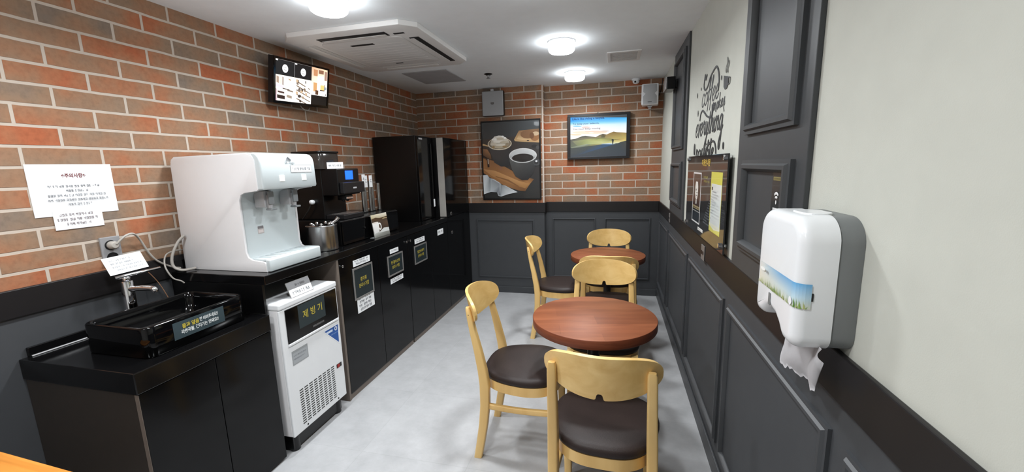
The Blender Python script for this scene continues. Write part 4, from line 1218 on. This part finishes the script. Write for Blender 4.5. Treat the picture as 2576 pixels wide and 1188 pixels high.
for a, b in ((wy0, wy0 + .012), (wy1 - .012, wy1)):
    bm = bmesh.new(); prism(bm, prof(0), a, b, 'y', .003, 2)
    obj('side_shell', bm, M['white_plastic'], r, smooth=35)
bm = bmesh.new()
tp = [(-2.506, 1.436), (-2.499, 1.452), (-2.480, 1.4645), (-2.06, 1.470), (-2.034, 1.466), (-2.034, 1.4525), (-2.06, 1.4555), (-2.480, 1.4515)]
prism(bm, tp, wy0 + .002, wy1 - .002, 'y', .003, 2)
obj('top_cover', bm, M['white_gloss'], r, smooth=40)
bm = bmesh.new()
hp = [(-2.028, 1.470), (-2.012, 1.466), (-1.996, 1.450), (-1.990, 1.425), (-1.987, 1.312), (-1.992, 1.303), (-2.05, 1.300), (-2.05, 1.468)]
prism(bm, hp, wy0 + .004, wy1 - .001, 'y', .008, 3)
hd_ = obj('head_panel', bm, M['pale_blue_plastic'], r, smooth=40)
bm = bmesh.new()
box(bm, (-2.125, wy0 + .013, .968), (-2.012, wy1 - .002, .9785), .004)
box(bm, (-2.034, wy0 + .006, zc), (-2.008, wy1 - .001, .9775), .006, 3)
tr = obj('drip_tray', bm, M['pale_blue_plastic'], r, smooth=40)
bm = bmesh.new()
for i in range(9):
    y = wy0 + .045 + i * .032
    box(bm, (-2.105, y, .9782), (-2.04, y + .012, .9792))
obj('grid_slots', bm, mat('tray_slot', (150, 158, 160), .4), tr)
for y in (-2.700, -2.545):
    bm = bmesh.new()
    box(bm, (-2.128, y - .026, 1.215), (-2.070, y + .026, 1.294), .004)
    cyl(bm, (-2.066, y, 0), .012, 1.205, 1.275, 18, 'z', .002)
    t_ = obj('tap', bm, M['silver_paint'], r, smooth=35)
    bm = bmesh.new()
    box(bm, (-2.060, y - .016, 1.228), (-2.050, y + .016, 1.290), .003)
    box(bm, (-2.075, y - .018, 1.200), (-2.040, y + .018, 1.210), .003)
    obj('push_lever', bm, mat('tap_grey', (132, 136, 138), .35), t_)
f = LEFT(-1.9868, wy0, 1.303)
for y in (.118, .262):
    obj('button', boxes(((-1.992, wy0 + y - .016, 1.336), (-1.9856, wy0 + y + .016, 1.366), .002)), M['button_glow'], hd_)
f2 = Frame((-1.9866, wy0, 1.303), (0, 1, 0), (-.02, 0, 1))
art('sticker', f2, [(rc(.178, .074, .322, .110), (150, 152, 154)), (rc(.180, .076, .320, .108), (228, 230, 232))] + scribble(.190, .314, .086, .012, (70, 74, 80), rr, .4), M['art'], hd_, .00004, .0008)
P = [([(.158, .140), (.168, .150), (.186, .138), (.188, .128), (.172, .134)], (92, 94, 98)), ([(.156, .138), (.166, .142), (.170, .134), (.160, .131)], (132, 134, 138))]
art('emblem', f2, P, M['art'], hd_, .00004, .0006)
text('lettering', 'SK magic', .017, f2, .178, .121, mat('logo_grey', (112, 114, 118), .5), hd_, .0008, width=.062)
f = LEFT(-2.1355, wy0, 1.09)
art('label', f, [(rc(.085, -.005, .122, .035), (176, 170, 168)), (rc(.087, .020, .120, .033), (112, 108, 110)), (rc(.089, .0, .118, .014), (206, 196, 194))], M['art'], r, .00004, .0004)

# --- steel canister with ladle
px_, py_ = -2.132, -2.278
r = root('steel_canister', (px_, py_, CT), 'shiny stainless canister with lid holes beside the white dispenser', 'canister')
obj('can', lathe(bmesh.new(), [(.082, CT + .0006), (.085, CT + .004), (.085, 1.060), (.087, 1.064), (.085, 1.067), (.080, 1.066)], (px_, py_, 0), 40), M['steel'], r, smooth=40)
bm = bmesh.new(); lathe(bm, [(.080, 1.064), (.070, 1.070), (.02, 1.073), (0, 1.073)], (px_, py_, 0), 36)
lid = obj('lid', bm, M['chrome'], r, smooth=50)
bm = bmesh.new()
for a in range(7):
    t = a * PI / 7 * 2
    lathe(bm, [(.008, 1.068), (.010, 1.073), (.007, 1.080), (0, 1.082)], (px_ + .055 * math.cos(t), py_ + .055 * math.sin(t), 0), 12)
obj('lid_stud', bm, M['chrome'], lid, smooth=60)
bm = bmesh.new(); tube(bm, [(px_ + .045, py_ + .03, 1.07), (px_ + .058, py_ + .055, 1.085), (px_ + .066, py_ + .070, 1.102)], lambda t: .006 + .006 * t, 10)
obj('handle', bm, M['steel'], r, smooth=60)

# --- low black base box under the coffee machine
qx1, qy0, qy1, qz = -2.068, -2.178, -1.500, 1.072
r = root('drawer_unit', (-2.27, -1.93, CT), 'low black box under the coffee machine and cup tubes', 'base unit')
obj('box', boxes(((-2.470, qy0, CT + .0006), (qx1 - .012, qy1, qz), .003)), M['black_plastic'], r)
obj('drawer', boxes(((qx1 - .0118, qy0 + .003, CT + .006), (qx1, qy1 - .003, qz - .004), .002)), M['black_gloss'], r)
bm = bmesh.new(); cyl(bm, (0, -1.95, 1.0), .006, qx1, qx1 + .010, 16, 'x', .001)
obj('knob', bm, M['black_plastic'], r)

# --- coffee machine
my0, my1, mx = -2.108, -1.885, -2.118
r = root('coffee_machine', (-2.27, -2.0, qz), 'black bean-to-cup coffee machine with small glowing blue screen', 'coffee machine')
zb_ = qz + .0006
obj('body', boxes(((-2.450, my0, zb_), (-2.235, my1, 1.392), .005, 3)), M['black_plastic'], r)
obj('head', boxes(((-2.2345, my0, 1.225), (mx, my1, 1.392), .006, 3)), M['black_plastic'], r)
obj('cup_platform', boxes(((-2.2345, my0 + .006, zb_), (-2.100, my1 - .006, zb_ + .030), .004)), M['dark_plastic'], r)
bm = bmesh.new()
for i in range(6): box(bm, (-2.215 + i * .018, my0 + .03, zb_ + .0302), (-2.207 + i * .018, my1 - .03, zb_ + .0322), .0005)
obj('drip_grid', bm, M['steel'], r)
obj('control_panel', boxes(((mx + .0005, my0 + .012, 1.236), (mx + .030, my1 + .012, 1.306), .004)), M['dark_plastic'], r)
obj('maker_badge', boxes(((mx + .030, -2.0, 1.264), (mx + .0312, -1.965, 1.274), .0003)), M['silver_paint'], r)
obj('screen', boxes(((mx - .001, -2.030, 1.322), (mx + .002, -1.952, 1.378), .001)), M['blue_screen'], r)
bm = bmesh.new()
for s in (-.022, .022): cyl(bm, (-2.165, -1.985 + s, 0), .009, 1.180, 1.226, 14, 'z', .002)
box(bm, (-2.195, -2.025, 1.190), (-2.135, -1.945, 1.2245), .006)
sp = obj('spout', bm, M['dark_plastic'], r, smooth=35)
obj('spout_trim', boxes(((-2.134, -2.02, 1.196), (-2.128, -1.95, 1.212), .002)), M['chrome'], sp)
bm = bmesh.new(); prism(bm, rrect(-2.42, -2.140, -2.20, -1.955, .03), 1.3925, 1.490, 'z', .006, 2, bev_both=False)
hp_ = obj('bean_hopper', bm, M['smoked'], r, smooth=40)
bm = bmesh.new(); prism(bm, rrect(-2.425, -2.145, -2.195, -1.950, .03), 1.4905, 1.503, 'z', .004, 2)
obj('hopper_lid', bm, M['black_plastic'], hp_, smooth=40)
bm = bmesh.new(); lathe(bm, [(.012, 0), (.016, -.008), (.016, -.022), (.010, -.030), (0, -.031)], (-2.31, my0, 1.186), 18, 'y')
obj('side_knob', bm, M['white_gloss'], r, smooth=50)
bm = bmesh.new(); tube(bm, [(-2.31, my0 - .02, 1.18), (-2.335, my0 - .03, 1.13), (-2.38, my0 - .03, 1.08)], .004, 8)
obj('side_hose', bm, M['cable_dark'], r, smooth=60)
r = root('machine_sign', (-2.15, -2.10, 1.393), 'small white sign standing on top of the coffee machine', 'sign')
f = Frame((-2.188, -2.104, 1.3926), (.082, .050, 0), (0, 0, 1))
vs = None
bm = bmesh.new()
vs = [bm.verts.new(f(a, b, c)) for c in (-.0025, 0) for a, b in ((0, 0), (.094, 0), (.094, .040), (0, .040))]
for q in ((0, 1, 2, 3), (4, 5, 6, 7), (0, 1, 5, 4), (1, 2, 6, 5), (2, 3, 7, 6), (3, 0, 4, 7)): bm.faces.new([vs[i] for i in q])
obj('plate', bm, M['paper'], r)
art('print', f, scribble(.010, .086, .014, .011, (66, 68, 72), rr, .35), M['art'], r, .00003, .0004)

# --- cup sleeves: slim steel tubes with paper tags
tubes = [(-2.200, -1.735), (-2.215, -1.687), (-2.205, -1.640), (-2.215, -1.592), (-2.200, -1.535)]
tl = ['first slim steel stick tube from the coffee machine, tag marked A', 'second slim steel stick tube from the coffee machine, tag marked C', 'middle one of five slim steel stick tubes, tag marked C', 'fourth slim steel stick tube from the coffee machine, untagged', 'slim steel stick tube nearest the black display case, without a tag']
for i, ((x, y), lb) in enumerate(zip(tubes, tl)):
    r = root('stick_tube', (x, y, qz), lb, 'tube', 'steel stick tubes on the black base box')
    top = 1.30 if i < 4 else 1.28
    bm = bmesh.new()
    lathe(bm, [(.013, qz + .0006), (.013, top - .02), (.0135, top), (.0115, top), (.0115, qz + .02), (0, qz + .02)], (x, y, 0), 16)
    obj('tube', bm, M['steel'], r, smooth=40)
    obj('collar', lathe(bmesh.new(), [(.0132, qz + .0006), (.019, qz + .0006), (.019, qz + .008), (.0132, qz + .008)], (x, y, 0), 18), M['black_plastic'], r, smooth=40)
    if i < 3:
        z0 = 1.288 if i == 0 else 1.255
        obj('tag', boxes(((x + .0140, y - .0195, z0), (x + .0152, y + .0195, z0 + (.060 if i == 0 else .085)))), M['paper'], r)
        fq = LEFT(x + .0154, y - .0195, z0)
        if i == 0: text('lettering', 'A', .030, fq, .02, .028, M['ink_black'], r, .0003)
        else: text('lettering', 'C', .034, fq, .02, .045, M['ink_black'], r, .0003)

# --- acrylic menu stand
f = Frame((-2.026, -1.900, CT + .0006), (0, 1, 0), (-.13, 0, .99))
r = root('menu_stand', (-2.03, -1.81, CT), 'small leaning picture stand showing a white cup on the worktop edge', 'menu stand')
bm = bmesh.new()
vs = [bm.verts.new(f(a, b, c)) for c in (-.003, 0) for a, b in ((0, 0), (.196, 0), (.196, .158), (0, .158))]
for q in ((0, 1, 2, 3), (4, 5, 6, 7), (0, 1, 5, 4), (1, 2, 6, 5), (2, 3, 7, 6), (3, 0, 4, 7)): bm.faces.new([vs[i] for i in q])
obj('plate', bm, M['silver_frame'], r)
obj('foot', boxes(((-2.062, -1.90, CT + .0006), (-2.031, -1.704, CT + .003))), M['clear'], r)
P = [(rc(.0, .0, .196, .158), (66, 54, 44)), (rc(0, .118, .196, .158), [(150, 132, 84), (176, 160, 120), (220, 216, 204), (206, 196, 168)]), ([(.0, .118), (.10, .112), (.15, .124), (.196, .122), (.196, .132), (.1, .128), (.05, .136), (0, .13)], (70, 52, 36)),
     (rc(0, .0, .196, .034), [(120, 122, 116), (108, 108, 104), (142, 142, 136), (190, 192, 188)]), ([(.06, .03), (.196, .025), (.196, .05), (.13, .055)], (206, 208, 206)),
     ([(.004, .030), (.070, .034), (.076, .100), (.0, .104)], [(206, 206, 204), (214, 214, 212), (236, 236, 234), (226, 226, 224)]), (ell(.086, .072, .020, .026, 18), (232, 232, 230)), (ell(.085, .072, .011, .016, 18), (80, 62, 48)), (ell(.038, .102, .038, .005, 18), (214, 208, 200)),
     (rc(.11, .060, .19, .100), [(58, 46, 38), (70, 54, 42), (84, 66, 52), (60, 48, 40)])]
art('print', f, P, M['art_gloss'], r, .00004, .0003)

# --- wall monitor showing camera views
w_, h_ = .51, .269
yaw, tilt, roll = .029, .2, .058
n0 = Vector((math.cos(yaw), math.sin(yaw), 0)); wx = Vector((-math.sin(yaw), math.cos(yaw), 0)); u0_ = Vector((0, 0, 1))
n2 = n0 * math.cos(tilt) - u0_ * math.sin(tilt); u2 = u0_ * math.cos(tilt) + n0 * math.sin(tilt)
wx, u2 = wx * math.cos(roll) + u2 * math.sin(roll), u2 * math.cos(roll) - wx * math.sin(roll)
C0 = Vector((-2.44, -1.93, 1.943))
f = Frame(C0 - wx * w_ / 2 - u2 * h_ / 2, wx, u2)
r = root('wall_monitor', (-2.5, -1.93, 1.8), 'black monitor tilted on the brick wall showing bright camera pictures', 'monitor')
def fbox(bm, a0, b0, c0, a1, b1, c1):
    vs = [bm.verts.new(f(a, b, c)) for c in (c0, c1) for a, b in ((a0, b0), (a1, b0), (a1, b1), (a0, b1))]
    for q in ((0, 1, 2, 3), (4, 5, 6, 7), (0, 1, 5, 4), (1, 2, 6, 5), (2, 3, 7, 6), (3, 0, 4, 7)): bm.faces.new([vs[i] for i in q])
bm = bmesh.new(); fbox(bm, 0, 0, -.034, w_, h_, -.001)
obj('housing', bm, M['dark_plastic'], r)
bm = bmesh.new()
t = .016
for q in ((0, 0, w_, t), (0, h_ - t * .8, w_, h_), (0, t, t, h_ - t * .8), (w_ - t, t, w_, h_ - t * .8)): fbox(bm, q[0], q[1], -.001, q[2], q[3], .004)
obj('bezel', bm, M['black_gloss'], r)
bm = bmesh.new()
bc = C0 - n2 * .036
box(bm, (W0 + .001, -1.98, 1.90), (W0 + .012, -1.88, 1.99), .002)
tube(bm, [(W0 + .01, -1.93, 1.945), (bc.x, bc.y, bc.z)], .014, 12, 0)
obj('bracket', bm, M['black_plastic'], r)
bm = bmesh.new(); tube(bm, [f(.26, .01, -.03), f(.28, -.02, -.02), f(.33, -.03, -.02), f(.36, -.01, -.03)], .003, 8)
obj('cable', bm, M['cable_grey'], r, smooth=60)
# picture: a 3 x 2 grid of views (upper two blank with a white round mark)
sx0, sx1, sy0, sy1 = t, w_ - t, t, h_ - t * .8
sw, sh = sx1 - sx0, sy1 - sy0
fs = Frame(f(sx0, sy0, .0006), wx, u2)
P = [(rc(0, 0, sw, sh), (12, 12, 13)), (rc(sw * .66, 0, sw, sh * .26), (16, 13, 11))]
c1, c2 = sw * .33, sw * .66
m1 = sh * .63
rr2 = random.Random(44)
for (a, b) in ((0, c1), (c1, c2)):
    P.append((rc(a, 0, b, m1), [(250, 244, 236), (255, 252, 246), (255, 250, 236), (236, 220, 200)]))
P.append((rc(c2, sh * .26, sw, sh), [(246, 236, 224), (252, 250, 246), (220, 190, 160), (190, 150, 118)]))
# left view: shelves, boxes
for q in ((.01, .44, .03, .60, (150, 130, 116)), (.035, .42, .055, .6, (206, 196, 186)), (.058, .40, .068, .60, (120, 100, 92)), (.0, .34, .07, .40, (206, 190, 200)), (.02, .20, .075, .245, (66, 46, 42)), (.10, .26, .15, .30, (120, 106, 92)), (.015, .06, .08, .15, (40, 26, 22)), (.095, .10, .14, .17, (140, 126, 112)), (.11, .54, .13, .58, (160, 136, 112)), (.0, .0, .012, .3, (170, 140, 150)), (.06, .30, .12, .325, (70, 58, 52))):
    P.append(([(q[0] / .16 * c1, q[1] * sh), (q[2] / .16 * c1, (q[1] - .02) * sh), (q[2] / .16 * c1, (q[3] - .02) * sh), (q[0] / .16 * c1, q[3] * sh)], q[4]))
# middle view: shelving of goods
for i in range(5):
    y = .56 - i * .11
    P.append(([(c1 + .02, sh * y), (c2 - .01, sh * (y - .16)), (c2 - .01, sh * (y - .185)), (c1 + .02, sh * (y - .03))], (96, 78, 62)))
for i in range(22):
    a = c1 + rr2.uniform(.01, .14); b = sh * rr2.uniform(.02, .55)
    P.append(([(a, b), (a + .018, b - .004), (a + .018, b + .012), (a, b + .016)], rr2.choice([(60, 50, 44), (150, 130, 108), (255, 255, 252), (176, 150, 120), (110, 96, 84)])))
# right view
for q in ((.02, .78, .06, .95, (170, 120, 84)), (.07, .86, .12, .96, (120, 84, 64)), (.13, .70, .155, .95, (140, 110, 96)), (.06, .45, .12, .80, (252, 250, 248)), (.02, .36, .055, .6, (186, 140, 92)), (.09, .42, .13, .56, (226, 180, 110)), (.128, .40, .133, .58, (50, 40, 36)), (.085, .40, .13, .425, (40, 34, 32)), (.04, .28, .07, .40, (80, 54, 38)), (.13, .44, .155, .52, (130, 140, 150)), (.143, .28, .150, .33, (40, 40, 40))):
    P.append((rc(c2 + q[0] / .16 * (sw - c2), q[1] * sh, c2 + q[2] / .16 * (sw - c2), q[3] * sh), q[4]))
# dark views with round marks
P.append((rc(0, m1, c1, sh), (14, 14, 15))); P.append((rc(c1, m1, c2, sh), (14, 13, 14)))
P.append((rc(c1 - .001, m1, c1 + .001, sh), (150, 150, 150))); P.append((rc(0, sh - .0016, c2, sh - .0002), (110, 106, 104)))
P.append((rc(.001, sh - .010, .020, sh - .002), (240, 240, 240))); P.append((rc(c1 + .003, sh - .010, c1 + .022, sh - .003), (240, 240, 240)))
for cx in (c1 * .5, (c1 + c2) * .5):
    P.append((ell(cx, sh * .80, .024, .024, 24), (250, 250, 250)))
    P.append((rc(cx - .012, sh * .80 + .006, cx + .012, sh * .80 + .0085), (120, 118, 116)))
    P.append((rc(cx - .010, sh * .80 - .010, cx + .012, sh * .80 - .0065), (110, 108, 108)))
art('screen', fs, P, M['art_screen_bright'], r, .00002)

# ================================================================== tables and chairs (modelled at their own origin, then copied)
def make_table():
    r = empty('round_table', (0, 0, 0))
    zt = .680; R = .284
    bm = bmesh.new()
    lathe(bm, [(0, zt - .042), (R - .02, zt - .042), (R - .003, zt - .041), (R - .0005, zt - .038), (R, zt - .003), (R - .0015, zt - .0008), (R - .003, zt - .0006)], n=96)
    obj('edge_band', bm, M['table_edge'], r, smooth=40)
    bm = bmesh.new(); lathe(bm, [(R - .0018, zt - .0010), (R - .003, zt), (0, zt)], n=96)
    obj('table_top', bm, M['table_top'], r, smooth=40)
    bm = bmesh.new(); cyl(bm, (0, 0, 0), .028, .02, zt - .050, 28)
    obj('pedestal', bm, M['dark_plastic'], r, smooth=40)
    bm = bmesh.new(); cyl(bm, (0, 0, 0), .12, zt - .050, zt - .0422, 36)
    obj('top_plate', bm, M['dark_plastic'], r, smooth=40)
    bm = bmesh.new(); lathe(bm, [(0, 0), (.130, 0), (.135, .003), (.133, .009), (.08, .016), (.04, .024), (.029, .034)], n=48)
    obj('base', bm, M['dark_plastic'], r, smooth=40)
    return r

def make_chair():
    r = empty('cafe_chair', (0, 0, 0))
    # rear legs run up into the back uprights
    prof = [(0, 0, .016, .019), (.08, .016, .016, .020), (.18, .034, .017, .021), (.28, .045, .018, .022), (.38, .047, .018, .023), (.45, .038, .018, .021), (.55, .018, .017, .018), (.64, -.003, .016, .015), (.70, -.015, .016, .013), (.738, -.022, .015, .011), (.748, -.025, .011, .008)]
    for s in (-1, 1):
        st = [((s * (.1675 - .012 * max(0, (z - .38)) / .38), y, z), hx, hy) for z, y, hx, hy in prof]
        bm = bmesh.new(); bar(bm, st, .007)
        o = obj('rear_leg', bm, M['birch'], r, smooth=50)
        bm = bmesh.new()
        for z, y in ((.715, -.030), (.672, -.022)): lathe(bm, [(.0042, -.004), (.0042, .0010), (.002, .0016), (0, .0016)], (s * (.157 + .014), y + .012, z), 10, 'x')
        obj('plug', bm, M['dark_plastic'], o)
    for s in (-1, 1):
        bm = bmesh.new(); bar(bm, [((s * .166, .365, 0), .015, .015), ((s * .1655, .362, .20), .017, .017), ((s * .165, .360, .36), .018, .018), ((s * .165, .360, .392), .018, .018)], .006)
        obj('front_leg', bm, M['birch'], r, smooth=50)
        bm = bmesh.new()
        a, b = Vector((s * .166, .052, .272)), Vector((s * .1655, .352, .268))
        pts = [a.lerp(b, i / 8) + Vector((0, 0, -.006 * math.sin(PI * i / 8))) for i in range(9)]
        rings = []
        for p in pts:
            rings.append([bm.verts.new(p + Vector((q[0], 0, q[1]))) for q in rrect(-.010, -.0135, .010, .0135, .005, 3)])
        n = len(rings[0])
        for A, B in zip(rings, rings[1:]):
            for j in range(n): bm.faces.new((A[j], A[(j + 1) % n], B[(j + 1) % n], B[j]))
        bm.faces.new(rings[0][::-1]); bm.faces.new(rings[-1])
        obj('stretcher', bm, M['birch'], r, smooth=50)
    # bent seat frame and upholstered pad
    def outline(k, n=64, ex=3.0):
        pts = []
        for i in range(n):
            a = 2 * PI * i / n
            c, s = math.cos(a), math.sin(a)
            x = math.copysign(abs(c) ** (2 / ex), c); y = math.copysign(abs(s) ** (2 / ex), s)
            t = (y + 1) / 2
            hw = .158 + .040 * min(1, t / .55) ** .8 - .004 * max(0, t - .7)
            pts.append((x * hw * k, .2030 + y * (.188) * k))
        return pts
    bm = bmesh.new()
    o1, o2 = outline(.985), outline(.86)
    A = [bm.verts.new((x, y, .352)) for x, y in o1]; B = [bm.verts.new((x, y, .396)) for x, y in o1]
    C = [bm.verts.new((x, y, .396)) for x, y in o2]; D = [bm.verts.new((x, y, .352)) for x, y in o2]
    n = len(A)
    for P, Q in ((A, B), (B, C), (C, D), (D, A)):
        for j in range(n): bm.faces.new((P[j], P[(j + 1) % n], Q[(j + 1) % n], Q[j]))
    obj('seat_frame', bm, M['birch'], r, smooth=40)
    bm = bmesh.new()
    rings = []
    for k, z in ((.97, .3965), (1.0, .402), (1.008, .412), (.995, .423), (.955, .431), (.86, .436), (.6, .439), (.3, .440)):
        rings.append([bm.verts.new((x, y, z)) for x, y in outline(k)])
    for P, Q in zip(rings, rings[1:]):
        for j in range(n): bm.faces.new((P[j], P[(j + 1) % n], Q[(j + 1) % n], Q[j]))
    bm.faces.new(rings[0][::-1]); bm.faces.new(rings[-1])
    obj('seat_pad', bm, M['leather'], r, smooth=70)
    # bent plywood backrest with a notch in its lower edge
    S0 = .186
    cols = sorted(set([S0 * math.sin(PI / 2 * (i / 22 - 1)) for i in range(45)] + [-.0165, -.0145, -.0125, -.009, -.005, .005, .009, .0125, .0145, .0165]))
    cols = [c for c in cols if abs(c) <= S0 - 1e-6] 
    cols = [-S0 + .0004] + [c for c in cols if abs(c) < S0 - .0008] + [S0 - .0004]
    rows = 8
    def yc(s, z): return -.057 + .075 * (s / .18) ** 2 - .19 * (z - .728)
    fr_, bk = [], []
    for s in cols:
        q = abs(s) / S0
        top = .728 + .075 * max(0, 1 - q ** 3.0) ** (1 / 2.6)
        bot = .728 - .079 * max(0, 1 - q ** 2.3) ** (1 / 2.1)
        if abs(s) < .0125: bot += .023 * (1 - max(0, (abs(s) - .006) / .0065) ** 2) if abs(s) > .006 else .023
        elif abs(s) < .0166: bot += .003 * (1 - (abs(s) - .0125) / .004)
        a, b = [], []
        dy = .075 * 2 * s / .18 ** 2
        nrm = Vector((-dy, 1, .19)).normalized()
        for j in range(rows + 1):
            z = bot + (top - bot) * j / rows
            p = Vector((s, yc(s, z), z))
            a.append(bm_v(p + nrm * .0065)); b.append(bm_v(p - nrm * .0065))
        fr_.append(a); bk.append(b)
    bm = bmesh.new()
    F = [[bm.verts.new(v) for v in c] for c in fr_]; K = [[bm.verts.new(v) for v in c] for c in bk]
    nc = len(cols)
    for i in range(nc - 1):
        for j in range(rows):
            bm.faces.new((F[i][j], F[i + 1][j], F[i + 1][j + 1], F[i][j + 1]))
            bm.faces.new((K[i][j], K[i][j + 1], K[i + 1][j + 1], K[i + 1][j]))
        bm.faces.new((F[i][0], K[i][0], K[i + 1][0], F[i + 1][0]))
        bm.faces.new((F[i][rows], F[i + 1][rows], K[i + 1][rows], K[i][rows]))
    for i in (0, nc - 1):
        for j in range(rows):
            bm.faces.new((F[i][j], F[i][j + 1], K[i][j + 1], K[i][j]))
    obj('backrest', bm, M['birch_ply'], r, smooth=50)
    return r
def bm_v(p): return p.copy()

def copy_thing(o):
    c = o.copy(); COL.objects.link(c)
    for ch in o.children:
        d = ch.copy(); COL.objects.link(d); d.parent = c
        for g in ch.children:
            e = g.copy(); COL.objects.link(e); e.parent = d
    return c

tb = make_table(); LOCAL.add(tb)
for i, (x, y, a, lab) in enumerate(((-.5365, -2.482, 12, 'round red-brown wooden table nearer the camera, fully in view'), (-.4935, -1.135, -20, 'round red-brown wooden table farther back, half hidden by chair backs'))):
    o = tb if i == 0 else copy_thing(tb)
    LOCAL.add(o)
    o.location = (x, y, .0005); o.rotation_euler = (0, 0, math.radians(a))
    tag(o, lab, 'table', 'round cafe tables')
ch0 = make_chair()
spots = [(-1.070, -2.4945, -90, 'light wood chair at the left of the nearer table, its seat sideways'),
         (-.486, -3.085, -3, 'light wood chair closest to the camera, seen from behind'),
         (-.503, -1.905, 180, 'light wood chair just behind the nearer table, facing the camera'),
         (-.480, -1.688, 0, 'light wood chair back to back with the one behind the nearer table'),
         (-.488, -.695, 180, 'light wood chair farthest back, behind the far table and facing the camera'),
         (-1.074, -1.1005, -90, 'light wood chair at the left of the far table, seen sideways')]
for i, (x, y, a, lab) in enumerate(spots):
    o = ch0 if i == 0 else copy_thing(ch0)
    LOCAL.add(o)
    o.location = (x, y, .0005); o.rotation_euler = (0, 0, math.radians(a))
    tag(o, lab, 'chair', 'light wood cafe chairs')

# --- corner of a wooden table at the left front
r = empty('side_table', (-1.95, -3.985, 0), 'orange wooden table with only its corner showing at the lower left', 'table', rotz=math.radians(-2.5)); LOCAL.add(r)
bm = bmesh.new(); prism(bm, rrect(-.47, -.27, .47, .272, .06, 8), .632, .660, 'z', .004, 2)
obj('table_top', bm, M['orange_wood'], r, smooth=40)
for sx in (-1, 1):
    for sy in (-1, 1):
        bm = bmesh.new(); bar(bm, [((sx * .40, sy * .20, 0), .018, .018), ((sx * .40, sy * .20, .6318), .022, .022)], .004)
        obj('leg', bm, M['orange_wood'], r, smooth=40)

# ================================================================== parents, camera, light
for o in list(SC.objects):
    if o.parent is not None and o.parent.parent is None and o.parent.type == 'EMPTY' and o.parent not in LOCAL:
        o.matrix_parent_inverse = Matrix.Translation(o.parent.location).inverted()

cam = bpy.data.cameras.new('camera'); co = bpy.data.objects.new('camera', cam); COL.objects.link(co)
yaw, pitch, roll, F = -0.2453744961905986, -0.1699430505542148, -0.027224006951090195, 1027.9580651
fwd = Vector((math.sin(yaw) * math.cos(pitch), math.cos(yaw) * math.cos(pitch), math.sin(pitch)))
rt = Vector((math.cos(yaw), -math.sin(yaw), 0)); up = rt.cross(fwd)
rt2 = rt * math.cos(roll) + up * math.sin(roll); up2 = -rt * math.sin(roll) + up * math.cos(roll)
mw = Matrix((rt2, up2, -fwd)).transposed().to_4x4()
mw.translation = Vector((-0.45549142, -4.33376445, 1.38))
co.matrix_world = mw
cam.sensor_width = 36.0; cam.lens = 36.0 * F / 2576.0; cam.clip_start = .02
SC.camera = co

wd = bpy.data.worlds.new('world'); SC.world = wd; wd.use_nodes = True
bg = wd.node_tree.nodes['Background']; bg.inputs['Color'].default_value = (.9, .95, 1, 1); bg.inputs['Strength'].default_value = .05

vs_ = SC.view_settings
vs_.view_transform = 'Standard'; vs_.look = 'None'; vs_.gamma = 1.0; vs_.use_curve_mapping = False
vs_.exposure = EXPOSURE
SC.cycles.use_denoising = True
SC.cycles.max_bounces = 8; SC.cycles.diffuse_bounces = 5; SC.cycles.glossy_bounces = 4
SC.cycles.sample_clamp_indirect = 6.0
SC.cycles.caustics_reflective = False; SC.cycles.caustics_refractive = False
